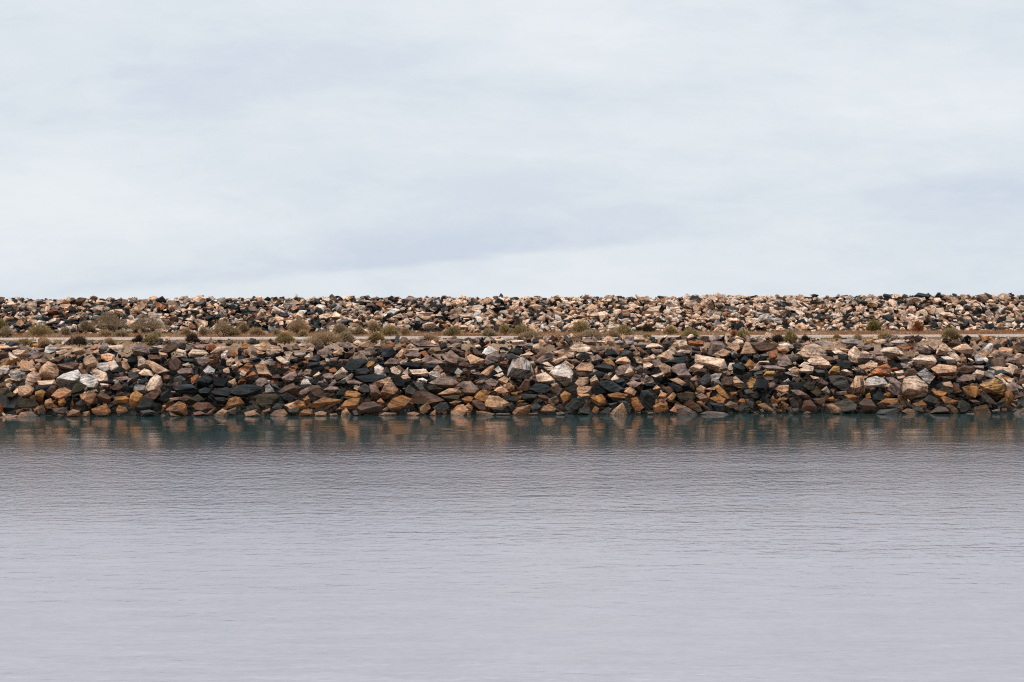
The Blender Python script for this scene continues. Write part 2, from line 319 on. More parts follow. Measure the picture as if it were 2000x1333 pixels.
# Boulder outlines noted from the photograph: colour letter, then corner points; one list per
# stretch of the bank (x origin, y origin, photo pixels per unit). Capital letter = banded stone.
OUTLINES = [
(0, 662, 1.2, """
c 0,11 28,12 31,17 0,19
p 32,11 52,14 70,16 68,20 50,18 33,15
w 75,14 82,10 92,15 93,20 82,25 73,22
c 92,21 107,17 111,21 100,26 92,24
c 21,20 29,18 40,19 40,30 33,31 22,23
g 44,26 53,19 60,25 58,33 52,36 42,34
b 0,22 12,24 14,30 0,34
t 100,14 118,12 121,17 104,18
t 119,15 136,14 139,22 131,27 118,22
p 134,14 145,10 147,14 137,18
r 147,16 158,12 159,17 148,19
g 161,20 172,8 178,11 172,18 163,24
t 140,26 158,18 160,20 145,28
c 176,12 200,11 200,21 188,20
c 166,26 176,24 186,27 185,35 176,37 166,33
k 123,34 136,27 138,32 128,38
c 82,34 86,30 89,34 88,37 80,37
b 92,30 104,28 106,33 98,38 89,36
c 97,28 107,28 107,31 99,31
d 105,34 118,31 121,38 106,40
t 137,33 149,26 156,34 160,42 154,49 146,45 137,40
b 22,33 30,31 36,38 28,41 21,38
t 58,34 73,32 75,36 64,39 58,37
c 48,37 52,34 56,42 52,47 48,43
t 57,44 64,38 66,46 62,52 57,48
w 159,41 176,39 178,50 170,53 158,47
w 177,38 186,36 192,45 186,51 178,49
B 94,42 118,38 127,41 126,48 106,53 96,49
t 128,42 134,40 134,55 127,51
t 68,47 78,38 90,43 94,52 93,60 85,66 72,65 64,58
w 0,47 9,44 14,49 14,56 6,61 0,58
p 15,45 30,44 35,47 18,49
c 27,51 40,46 42,52 34,54
g 17,55 30,52 40,56 42,66 34,73 22,68 18,62
c 42,70 47,58 55,53 63,58 65,67 56,77 44,76
w 93,70 104,58 125,52 132,61 126,69 112,76 98,77
w 128,70 134,60 142,58 155,63 160,72 156,80 142,79
m 119,80 128,71 140,77 132,87 121,90 118,86
c 148,55 156,49 172,57 174,68 162,71 154,64
c 62,69 88,67 90,73 64,75
d 60,76 88,74 82,80 62,82
c 9,72 18,74 21,80 14,82
t 32,78 47,76 55,82 50,90 40,95 33,90
o 23,76 32,79 30,86 22,82
b 0,82 12,79 14,84 4,93 0,93
o 58,87 68,83 73,87 68,101 59,98
m 8,88 26,90 27,95 12,100 4,95
b 76,88 84,76 90,78 88,90 78,97
t 85,93 94,83 105,80 115,85 114,92 100,97 92,97
t 131,92 145,86 156,90 155,103 146,106 134,101
b 157,93 168,88 180,96 178,104 162,103
w 163,73 176,74 176,78 166,78
b 181,79 192,71 199,78 196,84 184,82
m 30,104 31,97 52,99 61,107 55,113 36,112
t 74,101 82,98 86,104 84,113 75,112
o 95,102 104,97 107,105 102,110 96,108
k 8,116 26,103 30,105 20,117 8,120
m 124,105 134,99 139,106 134,113 124,110
o 110,122 118,115 129,118 129,128 109,129
o 134,127 136,120 145,118 146,128
o 150,115 172,107 179,118 176,124 160,125 152,120
b 86,114 104,112 110,117 102,122 88,119
c 8,127 12,123 29,125 29,129 8,129
t 29,128 34,121 48,118 60,126 50,131 30,130
r -4,107 4,107 4,125 -4,127
"""),
(220, 662, 1.2, """
p 32,17 38,10 47,9 55,17 59,25 48,28 35,24
c 62,14 78,11 82,16 72,18
d 60,17 72,16 74,24 62,24
b 81,20 92,6 105,10 107,16 95,23 86,24
t 75,22 88,24 89,29 80,30
d 107,11 116,7 120,12 116,20 108,17
p 120,13 130,9 134,15 122,20
c 101,24 106,17 118,20 119,29 104,31 101,28
c 124,25 131,17 150,20 154,24 142,29 126,29
w 160,23 174,12 186,14 184,19 170,24
p 130,9 145,9 151,15 135,17
r 152,12 164,8 168,14 160,20 153,18
w 177,25 184,24 185,31 177,32
r 186,26 196,23 200,28 196,34 187,31
t 186,38 194,36 194,44 186,44
b 60,28 72,27 78,34 68,39 61,34
c 42,40 44,29 52,33 58,42 52,48 43,49
t 57,36 66,38 82,50 90,52 80,56 70,53 58,41
t 15,37 22,36 28,47 24,51 16,45
k 26,32 38,30 40,40 32,45 26,40
b 92,38 104,32 111,38 110,48 100,51 93,46
c 113,42 123,39 125,43 114,45
p 134,32 155,31 158,38 148,46 140,42
d 112,32 130,33 133,37 118,38
r 158,33 165,34 163,40 158,39
p 106,53 112,49 128,49 131,57 120,61 108,57
w 148,52 156,44 166,51 164,57 155,59
t 180,50 188,47 191,54 184,58
t 33,49 38,48 45,52 40,56 33,54
c 43,56 52,49 60,52 66,60 56,60 46,60
s 25,55 36,54 42,60 34,64 26,60
p 2,64 22,61 26,65 10,68
d 40,68 54,64 58,68 48,73
c 54,80 62,66 70,59 77,63 80,74 74,83 60,86 55,84
b 83,60 92,60 94,66 88,74 84,70
s 100,64 110,60 118,66 112,71 100,70
r 128,63 138,58 140,61 134,66 136,72 132,76 128,70
d 138,72 150,60 162,66 161,74 148,80 138,80
k 164,62 186,66 184,78 164,80
t 188,70 199,65 200,73 190,75
g 33,80 38,75 52,76 54,82 44,83 34,84
d 26,80 33,74 34,80 28,86
D 100,80 112,75 128,75 136,82 134,90 118,90 104,86
d 140,84 150,80 160,82 158,92 142,90
D 162,86 186,79 192,86 186,96 166,95
o 28,100 30,91 38,86 48,92 46,101 38,109 29,108
b 50,94 66,85 78,86 76,92 68,100 58,98
o 3,95 20,94 26,97 24,104 3,104
k 78,90 92,84 98,94 86,104 78,100
p 93,97 108,95 108,99 94,102
b 110,96 120,93 130,96 124,102 112,100
m 120,103 138,91 146,97 140,101 126,107
d 40,110 50,96 64,100 68,108 60,113 46,116
o 6,117 10,109 20,112 24,118 16,121 8,121
o 92,112 108,103 118,108 121,122 116,127 102,119 88,116
c 93,119 104,124 110,126 98,128
b 131,110 138,104 155,104 164,112 152,118 134,114
p 150,124 166,112 168,114 156,124
r 132,120 142,118 150,122 134,124
c 165,124 178,115 186,118 184,127 170,129
t 81,109 86,108 87,112 82,112
o 182,114 190,98 200,95 200,102 188,110
k 166,96 182,96 184,104 170,106
b 184,118 200,112 200,122 188,121
d 46,118 60,116 70,120 68,127 48,127
"""),
(440, 662, 1.2, """
c 46,12 60,7 66,10 66,19 58,20 50,16
c 68,18 78,13 88,13 94,19 88,21 72,20
c 52,23 64,22 62,25 52,25
w 120,9 130,6 136,12 128,14 122,12
c 132,19 140,12 144,16 142,21
p 150,6 158,7 160,14 152,22 147,16
p 152,20 164,15 168,22 160,32 152,26
w 166,18 171,10 172,18 168,21
p 109,12 116,8 120,14 122,18 110,19
g 112,24 130,22 130,27 122,30 114,28
c 98,21 109,22 108,28 99,28
w 99,30 105,29 103,36 98,33
c 129,30 137,24 139,27 132,34
s 137,32 150,26 154,32 144,38 136,36
w 163,31 169,33 170,39 165,37
p 172,32 184,30 182,37 175,36
t 175,22 188,18 190,26 178,28
c 83,31 90,29 96,36 104,38 101,42 92,41 86,36
g 66,35 76,33 78,38 68,40
b 70,40 82,37 84,44 72,44
d 68,27 80,25 80,30 68,30
r 2,28 12,23 18,24 20,29 4,30
r 27,9 35,9 36,16 28,18
d 21,30 30,26 33,32 22,34
c 2,36 10,31 15,35 10,43 3,43
t 16,37 22,37 28,42 24,44 18,42
d 40,33 52,30 58,36 48,39
t 28,34 38,32 39,38 30,39
c 10,44 18,41 20,46 12,50
R 25,48 36,40 44,44 40,58 32,56 20,54
r 85,41 90,41 91,47 85,47
r 95,46 104,45 100,50
r 106,46 116,42 118,47 108,50
r 126,37 132,36 136,40 130,42
t 153,38 162,35 164,41 154,41
d 136,40 152,38 153,45 140,48 134,45
t 50,44 62,40 66,48 70,52 75,60 66,62 54,60 52,52
c 24,56 28,51 34,55 32,61 26,62
r 34,63 45,53 50,58 40,67
r 99,57 104,51 115,49 113,53 103,58
p 93,63 104,56 114,54 115,60 106,68 97,71 94,67
t 126,56 132,50 140,51 138,58 130,61
p 118,56 125,50 126,60 119,62
g 127,60 142,64 140,67 130,63
c 143,61 152,54 155,57 146,64
p 160,58 172,56 176,61 170,67 161,64
r 169,50 178,47 182,53 174,56
c 177,59 184,52 190,47 198,54 194,62 182,66
w 123,74 128,66 134,66 139,74 132,78
p 50,70 56,64 66,65 70,72 62,79 52,76
c 62,67 72,68 72,74 64,72
g 65,77 72,75 80,86 76,89 68,84
s 74,72 82,74 88,82 80,81
b 77,60 86,58 90,63 84,68 78,66
c 5,70 10,66 20,64 21,70 12,75 6,74
D 6,82 26,76 46,75 56,82 50,90 30,94 12,92 5,88
b 88,86 98,78 110,73 116,82 115,94 104,96 92,90
d 88,92 100,88 112,94 108,101 94,99
p 118,91 124,84 136,79 142,84 134,90 122,92
b 140,84 154,82 164,95 156,100 148,94 144,90
b 138,76 152,76 158,82 142,83
p 160,83 170,78 182,79 185,83 172,89
s 176,73 194,66 196,69 184,75
p 168,76 178,66 180,70 172,76
p 152,70 160,68 160,73 150,73
m 52,100 56,92 80,90 87,95 84,104 60,106
c 56,91 70,91 70,94 57,94
o 4,112 14,96 22,96 30,105 18,103 8,112
b 2,116 20,110 24,118 4,122
c 97,108 116,102 119,112 104,115
m 102,115 120,112 120,122 104,120
o 127,98 134,93 138,100 134,106
o 121,104 128,102 131,112 122,116
o 138,110 150,104 160,96 170,100 186,100 184,104 166,108 150,112
d 72,118 84,106 96,107 90,114 76,118
t 74,124 82,117 94,115 100,122 96,128 76,128
t 32,120 46,117 56,124 50,128 34,126
o 60,118 72,113 74,116 66,120
o 121,124 128,116 140,116 143,124 132,124 122,127
c 146,121 156,118 164,120 163,127 147,127
c 170,122 180,121 183,125 172,126
d 180,92 190,80 194,88 186,98
"""),
(660, 662, 1.2, """
p 0,9 16,6 28,15 14,16 4,13
t 31,15 38,7 52,3 52,10 44,18 34,19
c 24,8 32,2 38,6 32,13
c 58,12 68,7 70,14 62,15
r 72,14 82,6 92,7 92,13 80,16
p 43,17 58,14 61,24 54,30 50,24
p 40,22 52,21 53,28 48,31
d 72,24 76,16 88,14 93,22 90,30 74,30
b 12,28 22,18 28,19 24,28 12,32
p 26,32 34,25 38,30 38,34 24,36
d 12,46 22,34 44,34 47,38 40,46 26,52 14,50
o 47,43 51,37 59,38 59,46 50,49
t 92,30 104,17 108,20 106,28 98,32
c 110,19 126,15 132,16 131,20 112,21
p 120,6 140,3 154,6 166,13 152,13 130,14
c 112,13 118,8 126,12 120,15
r 104,10 110,7 111,15 103,14
p 111,26 122,21 134,24 134,32 122,32 112,30
r 134,22 142,20 148,27 140,29
b 146,20 154,17 158,22 150,26
c 119,35 128,32 135,34 134,40 124,39
P 137,34 146,28 156,30 178,40 160,42 142,38
p 171,28 184,20 196,29 192,38 186,43 178,38
p 76,40 86,32 98,34 100,41 90,44 78,43
c 101,38 110,33 112,38 104,41
k 100,42 118,38 134,42 134,50 110,50
k 136,44 160,42 164,50 146,50
p 180,13 200,7 200,13 184,15
d 165,9 174,6 178,14 168,18
p 178,2 200,1 200,6 184,8
w 60,47 66,43 75,49 78,60 68,62 61,56
s 75,48 80,46 85,55 80,60
c 86,49 92,46 102,53 100,60 92,58 88,53
c 104,58 114,47 114,54 110,60
c 101,62 112,58 118,64 108,66
c 118,51 142,50 146,56 144,61 128,60 120,56
t 156,50 163,43 170,52 168,56 158,54
w 148,56 154,53 164,55 166,62 156,67 150,62
t 167,58 173,55 176,61 168,62
d 28,50 44,48 52,52 50,58 34,58
k 30,62 60,58 80,62 70,70 40,72
g 14,66 22,57 24,60 20,68 8,72 2,70
p 14,69 26,67 40,72 30,74 18,72
t 58,72 80,64 85,64 70,76 62,82
t 70,90 76,76 85,66 96,84 92,92 76,98
p 52,76 62,76 70,92 62,98 55,96
s 34,80 44,74 50,78 52,86 38,86 34,84
t 28,76 36,78 34,84 26,81
s 110,84 116,76 126,84 126,94 118,98 111,92
k 90,62 100,60 108,70 104,84 96,78
w 130,66 138,64 145,68 143,72 134,70
s 122,70 134,72 144,86 138,88 128,80
p 150,72 168,62 184,63 194,72 186,80 168,80 154,76
m 146,78 156,76 170,82 160,90 148,86
t 164,90 180,82 196,80 199,90 180,94 168,93
m 170,94 198,92 196,98 180,101
o 9,92 16,85 30,86 36,90 34,95 14,93
o 4,112 12,102 22,97 34,98 32,110 22,114 10,110
m 30,95 40,96 42,104 34,106
c 6,126 8,118 13,113 20,122 22,127
b 24,118 30,116 36,124 26,125
b 33,112 42,105 58,103 68,110 70,118 56,122 38,122
t 64,102 70,97 76,104 72,107
o 82,108 90,98 104,93 118,99 110,106 96,118 88,116
b 118,100 130,86 146,88 172,100 160,104 140,104 128,106
t 134,112 146,104 150,113 140,122 134,118
d 156,112 166,105 176,104 180,112 174,118 160,118
t 150,123 158,116 160,126 152,125
t 113,121 124,119 132,122 128,125 114,125
t 67,124 76,120 94,121 92,125 70,125
p 72,116 80,111 84,114 78,118
o 182,104 192,101 200,102 190,108
"""),
(880, 662, 1.2, """
c 2,118 12,109 20,108 28,116 22,127 2,127
c 20,4 32,4 30,7 22,7
c 40,11 46,9 50,14 44,15
b 36,14 44,18 52,26 50,31 42,26
w 52,24 56,17 63,12 76,20 68,23 56,27
r 50,16 62,8 66,12 56,16
r 26,24 31,19 34,26 28,27
t 28,30 33,26 42,30 54,34 52,42 44,42 34,36
p 54,40 60,28 72,24 82,27 80,36 68,40 58,43
r 80,38 94,36 92,42 84,43
b 14,42 22,37 36,44 30,48 16,46
w 7,56 12,48 19,54 17,58 10,58
o 7,62 14,59 15,62 9,64
b 20,50 25,48 28,58 24,62
t 50,56 62,46 70,44 70,50 62,60 54,59
d 42,50 52,45 56,49 50,53
c 33,52 40,50 41,54 34,56
p 36,57 46,54 50,58 44,61
w 72,50 78,45 84,52 78,55
c 70,60 84,55 86,58 78,62
s 90,26 100,24 110,30 104,34 92,33
c 93,15 98,14 98,18 94,18
d 98,17 112,15 118,22 110,27 100,24
c 72,1 84,0 92,2 86,8 80,8
c 92,5 104,2 118,3 120,8 104,10
g 119,10 128,7 134,12 132,18 124,14
c 134,10 145,8 145,16 140,22 134,20
t 144,2 150,2 158,9 152,13 144,8
c 113,30 128,21 134,25 126,29 118,34
d 134,1 143,2 142,8 134,7
b 138,28 150,18 157,22 148,30 140,33
G 96,50 102,36 116,32 128,39 128,48 134,57 126,63 104,64 95,60
c 129,38 135,36 136,42 130,41
P 138,37 158,22 165,26 164,32 142,43
t 168,21 184,17 187,21 176,26 169,26
c 181,30 192,22 200,23 200,30 184,33
t 163,37 180,30 182,34 168,42
c 183,40 188,36 200,45 198,48 186,43
c 150,40 158,38 168,46 160,46
c 152,46 166,47 168,52 156,51
w 163,56 172,46 182,42 194,48 198,56 195,70 180,70 166,62
m 178,71 194,70 192,78 184,78
c 140,60 148,57 154,55 168,67 158,72 144,70 140,66
t 137,50 141,45 141,58 138,61
t 77,68 88,61 94,66 84,75 78,74
p 42,72 50,65 55,68 52,75 45,76
p 56,70 66,65 76,70 72,76 60,75
p 11,76 20,70 32,70 44,82 30,84 16,81
b 18,83 42,84 38,92 24,92
b 48,80 58,75 68,80 60,83
t 76,80 84,78 94,86 90,89 80,88 72,84
t 86,76 95,72 103,78 103,86 96,89 90,84
d 88,92 100,94 109,102 98,103 90,98
o 99,88 109,87 108,92 101,92
b 112,80 122,66 128,68 128,84 122,86
D 128,82 140,74 154,75 162,82 150,88 134,86
d 115,90 140,91 136,98 120,100
b 163,80 172,76 182,82 180,88 166,86
b 142,92 154,92 160,97 158,102 146,98
p 160,98 172,94 176,102 170,105 160,104
o 179,92 186,86 195,90 194,98 186,106 181,98
o 38,95 48,85 58,84 50,94 40,98
o 45,98 52,93 62,93 56,102 48,101
o 19,98 28,94 36,95 34,100 24,104
c 58,104 64,93 78,95 93,104 88,111 70,110 60,108
m 64,111 88,112 84,118 72,118
b 36,102 44,100 54,106 58,114 62,118 46,114 38,108
t 24,110 30,105 36,112 34,118 26,114
t 43,118 56,119 70,122 66,124 44,125
g 74,122 96,121 97,124 76,124
o 102,120 108,113 130,108 128,116 126,124 104,127
d 130,112 138,105 147,110 144,118 134,118
t 146,117 152,110 160,107 170,114 168,119 150,119
p 127,121 142,121 142,124 128,124
b 172,112 178,106 183,112 178,117
m 92,108 100,104 104,112 96,116
m 108,110 112,106 126,105 124,110
k 186,110 200,100 200,112 190,115
p 172,120 184,120 186,124 174,124
"""),
(1100, 662, 1.2, """
c 12,15 20,9 34,10 43,15 42,20 24,21 14,18
p 30,3 42,0 52,5 52,11 40,10
c 55,4 64,2 72,3 68,6 58,7
p 55,14 64,12 68,18 60,20
b 72,6 80,5 84,12 76,12
g 84,5 92,2 98,6 94,10 86,9
s 96,11 104,10 110,14 106,18 98,16
g 100,2 112,1 114,8 108,12
d 116,10 134,10 136,18 122,20
c 133,14 144,8 154,9 162,14 150,15 136,16
r 118,14 124,14 137,23 128,22
p 144,18 160,18 162,24 148,26
s 162,8 176,3 178,8 166,18
c 178,8 190,3 200,6 200,12 186,10
t 183,20 200,19 200,24 184,24
c 152,30 166,24 178,14 181,17 176,28 164,36 156,34
d 178,26 200,24 198,31 182,30
d 162,38 184,36 200,28 196,34 176,41
t 21,27 26,23 28,28 22,31
d 22,31 34,23 44,31 36,35 26,34
c 36,23 46,22 48,26 40,28
p 46,30 56,26 64,34 54,40 46,37
r 58,20 66,22 66,27 60,27
k 68,20 82,18 90,27 84,31 72,25
r 90,17 98,16 99,21 92,21
s 94,20 106,20 116,28 108,32 98,28
t 117,24 124,22 125,28 117,29
p 12,35 20,33 26,38 16,41
c 86,38 92,32 102,30 108,36 108,42 100,42 88,40
o 66,34 76,32 84,42 84,52 78,46 72,38
c 118,33 120,32 131,40 130,42
c 128,34 146,26 150,30 146,36 132,40 126,38
c 131,40 140,39 145,42 134,52 130,50
p 145,35 156,34 162,42 160,46 148,46
t 156,44 164,41 174,46 175,58 168,62 160,52
c 144,60 162,55 164,58 150,63
t 21,48 30,40 44,40 49,46 46,53 39,56 30,52
d 52,46 64,42 74,42 81,48 78,54 66,54 56,50
p 86,52 92,45 106,42 114,48 110,56 96,62 88,60
c 98,58 108,46 115,56 108,61 100,61
p 117,48 126,43 130,50 126,54 118,52
d 42,58 56,52 66,58 64,64 52,60
b 22,56 36,55 38,62 26,61
b 64,66 70,56 76,64 74,70
t 20,72 26,64 40,63 40,72 34,77 24,76
t 44,67 52,60 58,70 54,78 46,79
c 78,66 85,59 90,65 84,69
d 84,68 96,64 101,70 94,76
P 108,70 116,59 126,60 126,70 114,68
p 104,73 114,68 126,73 120,78 108,78
P 130,68 136,60 144,64 150,74 142,72 132,70
k 132,74 146,72 148,80 136,80
D 56,72 70,69 80,70 98,82 92,88 74,88 66,84
k 48,84 52,74 66,84 74,90 60,92
p 176,48 186,42 198,41 200,52 200,62 186,58 178,54
t 175,67 186,64 200,72 194,77
k 172,72 192,78 198,84 184,88 174,82
t 100,86 109,79 118,86 114,95 104,92
t 23,82 26,77 45,79 43,86 30,90 24,90
t 24,90 40,90 46,95 28,97
o 46,96 62,91 68,98 68,106 58,108 48,102
o 74,91 88,88 104,91 100,96 88,99 78,96
o 112,98 120,96 130,112 124,117 116,116 112,106
c 75,122 86,112 96,105 97,112 104,122 94,126 78,124
d 90,102 102,102 109,112 107,122 98,112
o 47,118 52,110 58,114 58,119 50,122
d 24,122 28,114 42,112 44,120 38,124
D 4,112 16,98 30,96 36,104 24,114 8,116
t 30,112 38,100 39,103 32,113
m 60,120 72,112 79,114 76,121
k 74,106 88,104 90,112 78,114
D 124,108 128,86 142,84 150,92 148,108 138,114
t 146,82 152,76 160,82 152,87
b 164,80 176,77 181,83 174,90 166,86
t 155,94 160,87 168,90 166,97 158,97
t 170,96 178,88 184,92 178,102 172,102
o 147,110 158,104 168,108 170,114 154,121 148,116
t 157,102 163,98 170,106 164,104
t 175,117 184,108 194,112 200,117 200,123 188,122
o 137,119 147,120 146,123 138,123
o 117,121 126,119 125,123 118,123
m 184,90 200,88 200,100 190,102
"""),
(1320, 662, 1.2, """
c 0,3 16,2 19,12 14,14 8,10
r 20,4 34,2 44,4 44,12 34,13 22,10
p 52,24 58,4 74,6 79,12 66,20 56,25
t 42,14 50,11 51,25 43,22
d 26,14 38,14 40,20 28,19
c 0,22 8,18 26,20 22,24
t 86,14 92,8 102,9 104,16 96,20
t 64,24 78,17 90,22 86,27 76,30
g 90,24 97,19 101,27 96,32 92,30
c 92,6 100,1 108,3 112,10 104,12
t 106,24 114,6 120,8 130,23 120,24
b 120,7 142,6 164,9 166,18 140,22 130,20
r 150,22 165,18 164,30 156,38 150,26
c 33,38 34,27 52,28 76,34 79,44 70,50 66,52 52,46 44,43 36,42
p 70,50 80,38 84,50 80,53
c 84,48 88,40 95,40 90,54 85,52
d 92,42 104,41 112,48 108,57 94,55
d 106,34 112,28 120,34 118,40 108,40
o 113,43 120,34 130,42 122,46 117,49
s 126,27 132,26 136,32 128,34
s 138,26 150,24 152,30 140,34
c 136,37 150,36 152,40 138,40
p 140,44 158,44 177,48 174,54 158,50 144,48
p 165,40 170,32 180,28 186,36 188,40 174,44 166,44
t 165,14 182,13 184,20 174,26 166,22
w 168,10 180,7 190,11 182,13
p 120,52 132,46 140,43 138,50 128,53
s 126,58 132,54 140,52 141,59 132,60
o 143,60 148,53 160,53 162,58 156,62
b 142,62 158,62 160,67 146,68
c 184,50 194,46 200,50 200,58 190,58
g 178,56 184,54 198,62 192,63
p 0,44 14,41 12,48 0,52
p 0,54 16,48 24,60 20,66 6,62
c 23,48 32,41 44,44 38,50 28,53
b 30,54 42,48 50,50 50,58 38,60 28,58
s 40,66 50,57 56,60 52,68 50,78 40,76
g 56,60 64,57 74,57 70,62 62,68 60,78 56,74
g 62,68 68,66 78,78 72,80 64,76
p 24,66 33,60 35,68 28,71
p 0,68 4,64 20,72 12,77 4,74
k 6,78 18,74 22,70 22,82 12,87
b 74,66 92,62 92,76 84,80 76,76
t 92,64 98,62 110,72 106,78 94,76
o 117,72 122,64 130,66 128,74 124,82 118,78
d 126,78 134,66 148,68 150,78 140,84 128,84
w 175,70 183,65 186,70 178,72
p 150,74 158,69 162,74 158,82 152,80
t 162,82 170,76 183,76 182,84 172,89
t 34,82 40,76 48,80 46,88 36,88
t 48,82 62,78 64,80 54,84
o 64,80 70,76 80,86 87,96 84,100 76,92
o 88,88 98,87 100,90 92,94
s 112,84 120,82 128,88 118,91
m 5,96 14,88 28,89 31,96 20,102 8,102
p 34,94 42,89 54,98 52,104 40,100
o 56,97 68,93 80,98 78,106 64,104
k 54,104 76,107 78,116 62,114
b 14,107 24,100 38,110 42,118 32,118 20,112
p 80,108 88,102 100,106 101,110 90,113
P 0,108 14,110 34,122 24,124 8,124 0,120
p 42,122 52,118 76,120 84,123 60,126
o 103,102 106,97 116,104 114,108
s 112,98 126,104 124,112 116,108
o 134,108 144,105 159,116 156,119 142,114
o 154,100 158,93 162,100 158,104
o 162,102 174,96 182,97 174,102
t 157,107 164,105 166,110 158,110
m 185,98 192,96 200,106 200,112 188,108
p 188,84 196,84 200,90 194,90
m 43,108 50,110 60,116 50,118
b 190,114 200,113 200,125 190,124
"""),
(1540, 662, 1.2, """
c 20,22 28,12 42,9 54,15 56,24 44,32 32,34 22,28
c 12,26 18,21 26,28 20,30
g 40,6 56,2 70,6 60,8 50,8
s 8,10 14,6 22,10 18,16 10,16
t 23,10 32,4 36,8 30,12
t 60,18 66,10 73,18 72,22 62,22
c 72,7 82,3 80,10 74,12
g 84,2 104,0 120,4 110,10 92,8
t 82,13 98,18 100,23 86,20
c 72,20 84,19 96,26 84,25
b 55,27 70,30 78,38 64,36
d 80,24 97,28 96,34 82,33
c 99,20 108,13 117,22 116,26 110,28 110,38 100,36 98,28
p 112,14 134,9 139,12 132,17 120,17
c 119,22 124,20 134,24 126,25
p 114,32 124,25 137,28 138,34 128,37 118,37
p 134,22 146,18 156,28 150,30
c 147,22 158,15 174,14 180,18 176,28 160,28
c 180,20 184,20 188,26 182,30
p 140,30 154,28 158,38 150,42 142,36
c 152,36 160,32 161,38 154,40
c 138,4 152,1 158,2 158,8 142,9
w 165,6 176,2 188,2 189,8 176,10
r 180,12 200,13 198,17 184,17
o 126,2 137,1 138,7 128,8
c 33,36 38,32 52,30 64,38 68,44 58,50 44,48
c 17,44 26,38 34,40 24,45
c 15,52 30,44 40,46 38,56 18,54
s 42,50 58,52 60,60 50,60
d 59,50 62,50 68,66 64,72 60,60
o 66,54 74,45 82,46 83,58 72,60 66,60
k 84,40 98,42 104,52 88,48
c 86,52 94,50 104,60 92,58
s 108,52 118,50 124,58 112,60
c 123,44 134,36 144,40 144,44 136,48 128,46
t 114,44 124,42 128,48 120,52
R 130,60 146,46 160,42 166,50 164,58 148,63 144,58
r 168,48 176,46 178,50 168,52
g 183,40 196,42 200,50 190,51
c 173,54 186,51 188,56 176,58
t 177,62 188,60 190,65 178,66
S 67,62 80,60 92,63 96,72 96,82 84,82 70,72
p 78,87 94,85 95,90 80,91
b 94,62 106,66 100,70 94,67
T 102,78 110,62 120,62 124,76 122,90 112,88
w 123,76 130,65 142,62 154,66 160,74 146,79 128,81
p 160,64 170,63 184,73 178,74 164,70
p 162,82 170,72 182,74 182,86 176,91 166,88
c 36,60 50,64 50,67 40,66
m 24,76 34,69 42,76 40,86 26,84
b 46,76 54,66 64,72 60,80 50,80
g 54,84 62,78 67,86 66,91 56,88
p 5,84 18,84 34,94 32,98 14,92
m 36,86 50,82 54,88 44,94
k 3,72 22,72 22,80 6,82
o 92,92 104,91 113,96 112,104 98,98
o 126,92 132,88 134,96 126,97
o 156,90 162,89 163,95 156,96
k 138,92 150,86 156,96 148,106 138,100
s 76,106 96,98 110,108 108,114 98,122 86,118
t 62,108 72,106 84,114 86,122 72,123
b 116,106 124,98 134,100 143,112 138,122 122,120
o 146,106 158,98 178,98 176,104 160,108 148,110
o 64,98 72,94 75,100 68,102
b 40,98 60,96 58,106 44,104
b 22,116 26,102 36,100 44,110 46,120 30,112
m 0,98 10,96 20,108 18,113 6,108
o 24,121 30,118 36,120 28,124
s 144,122 150,116 176,114 180,122 160,126
m 160,110 178,103 184,110 176,114
"""),
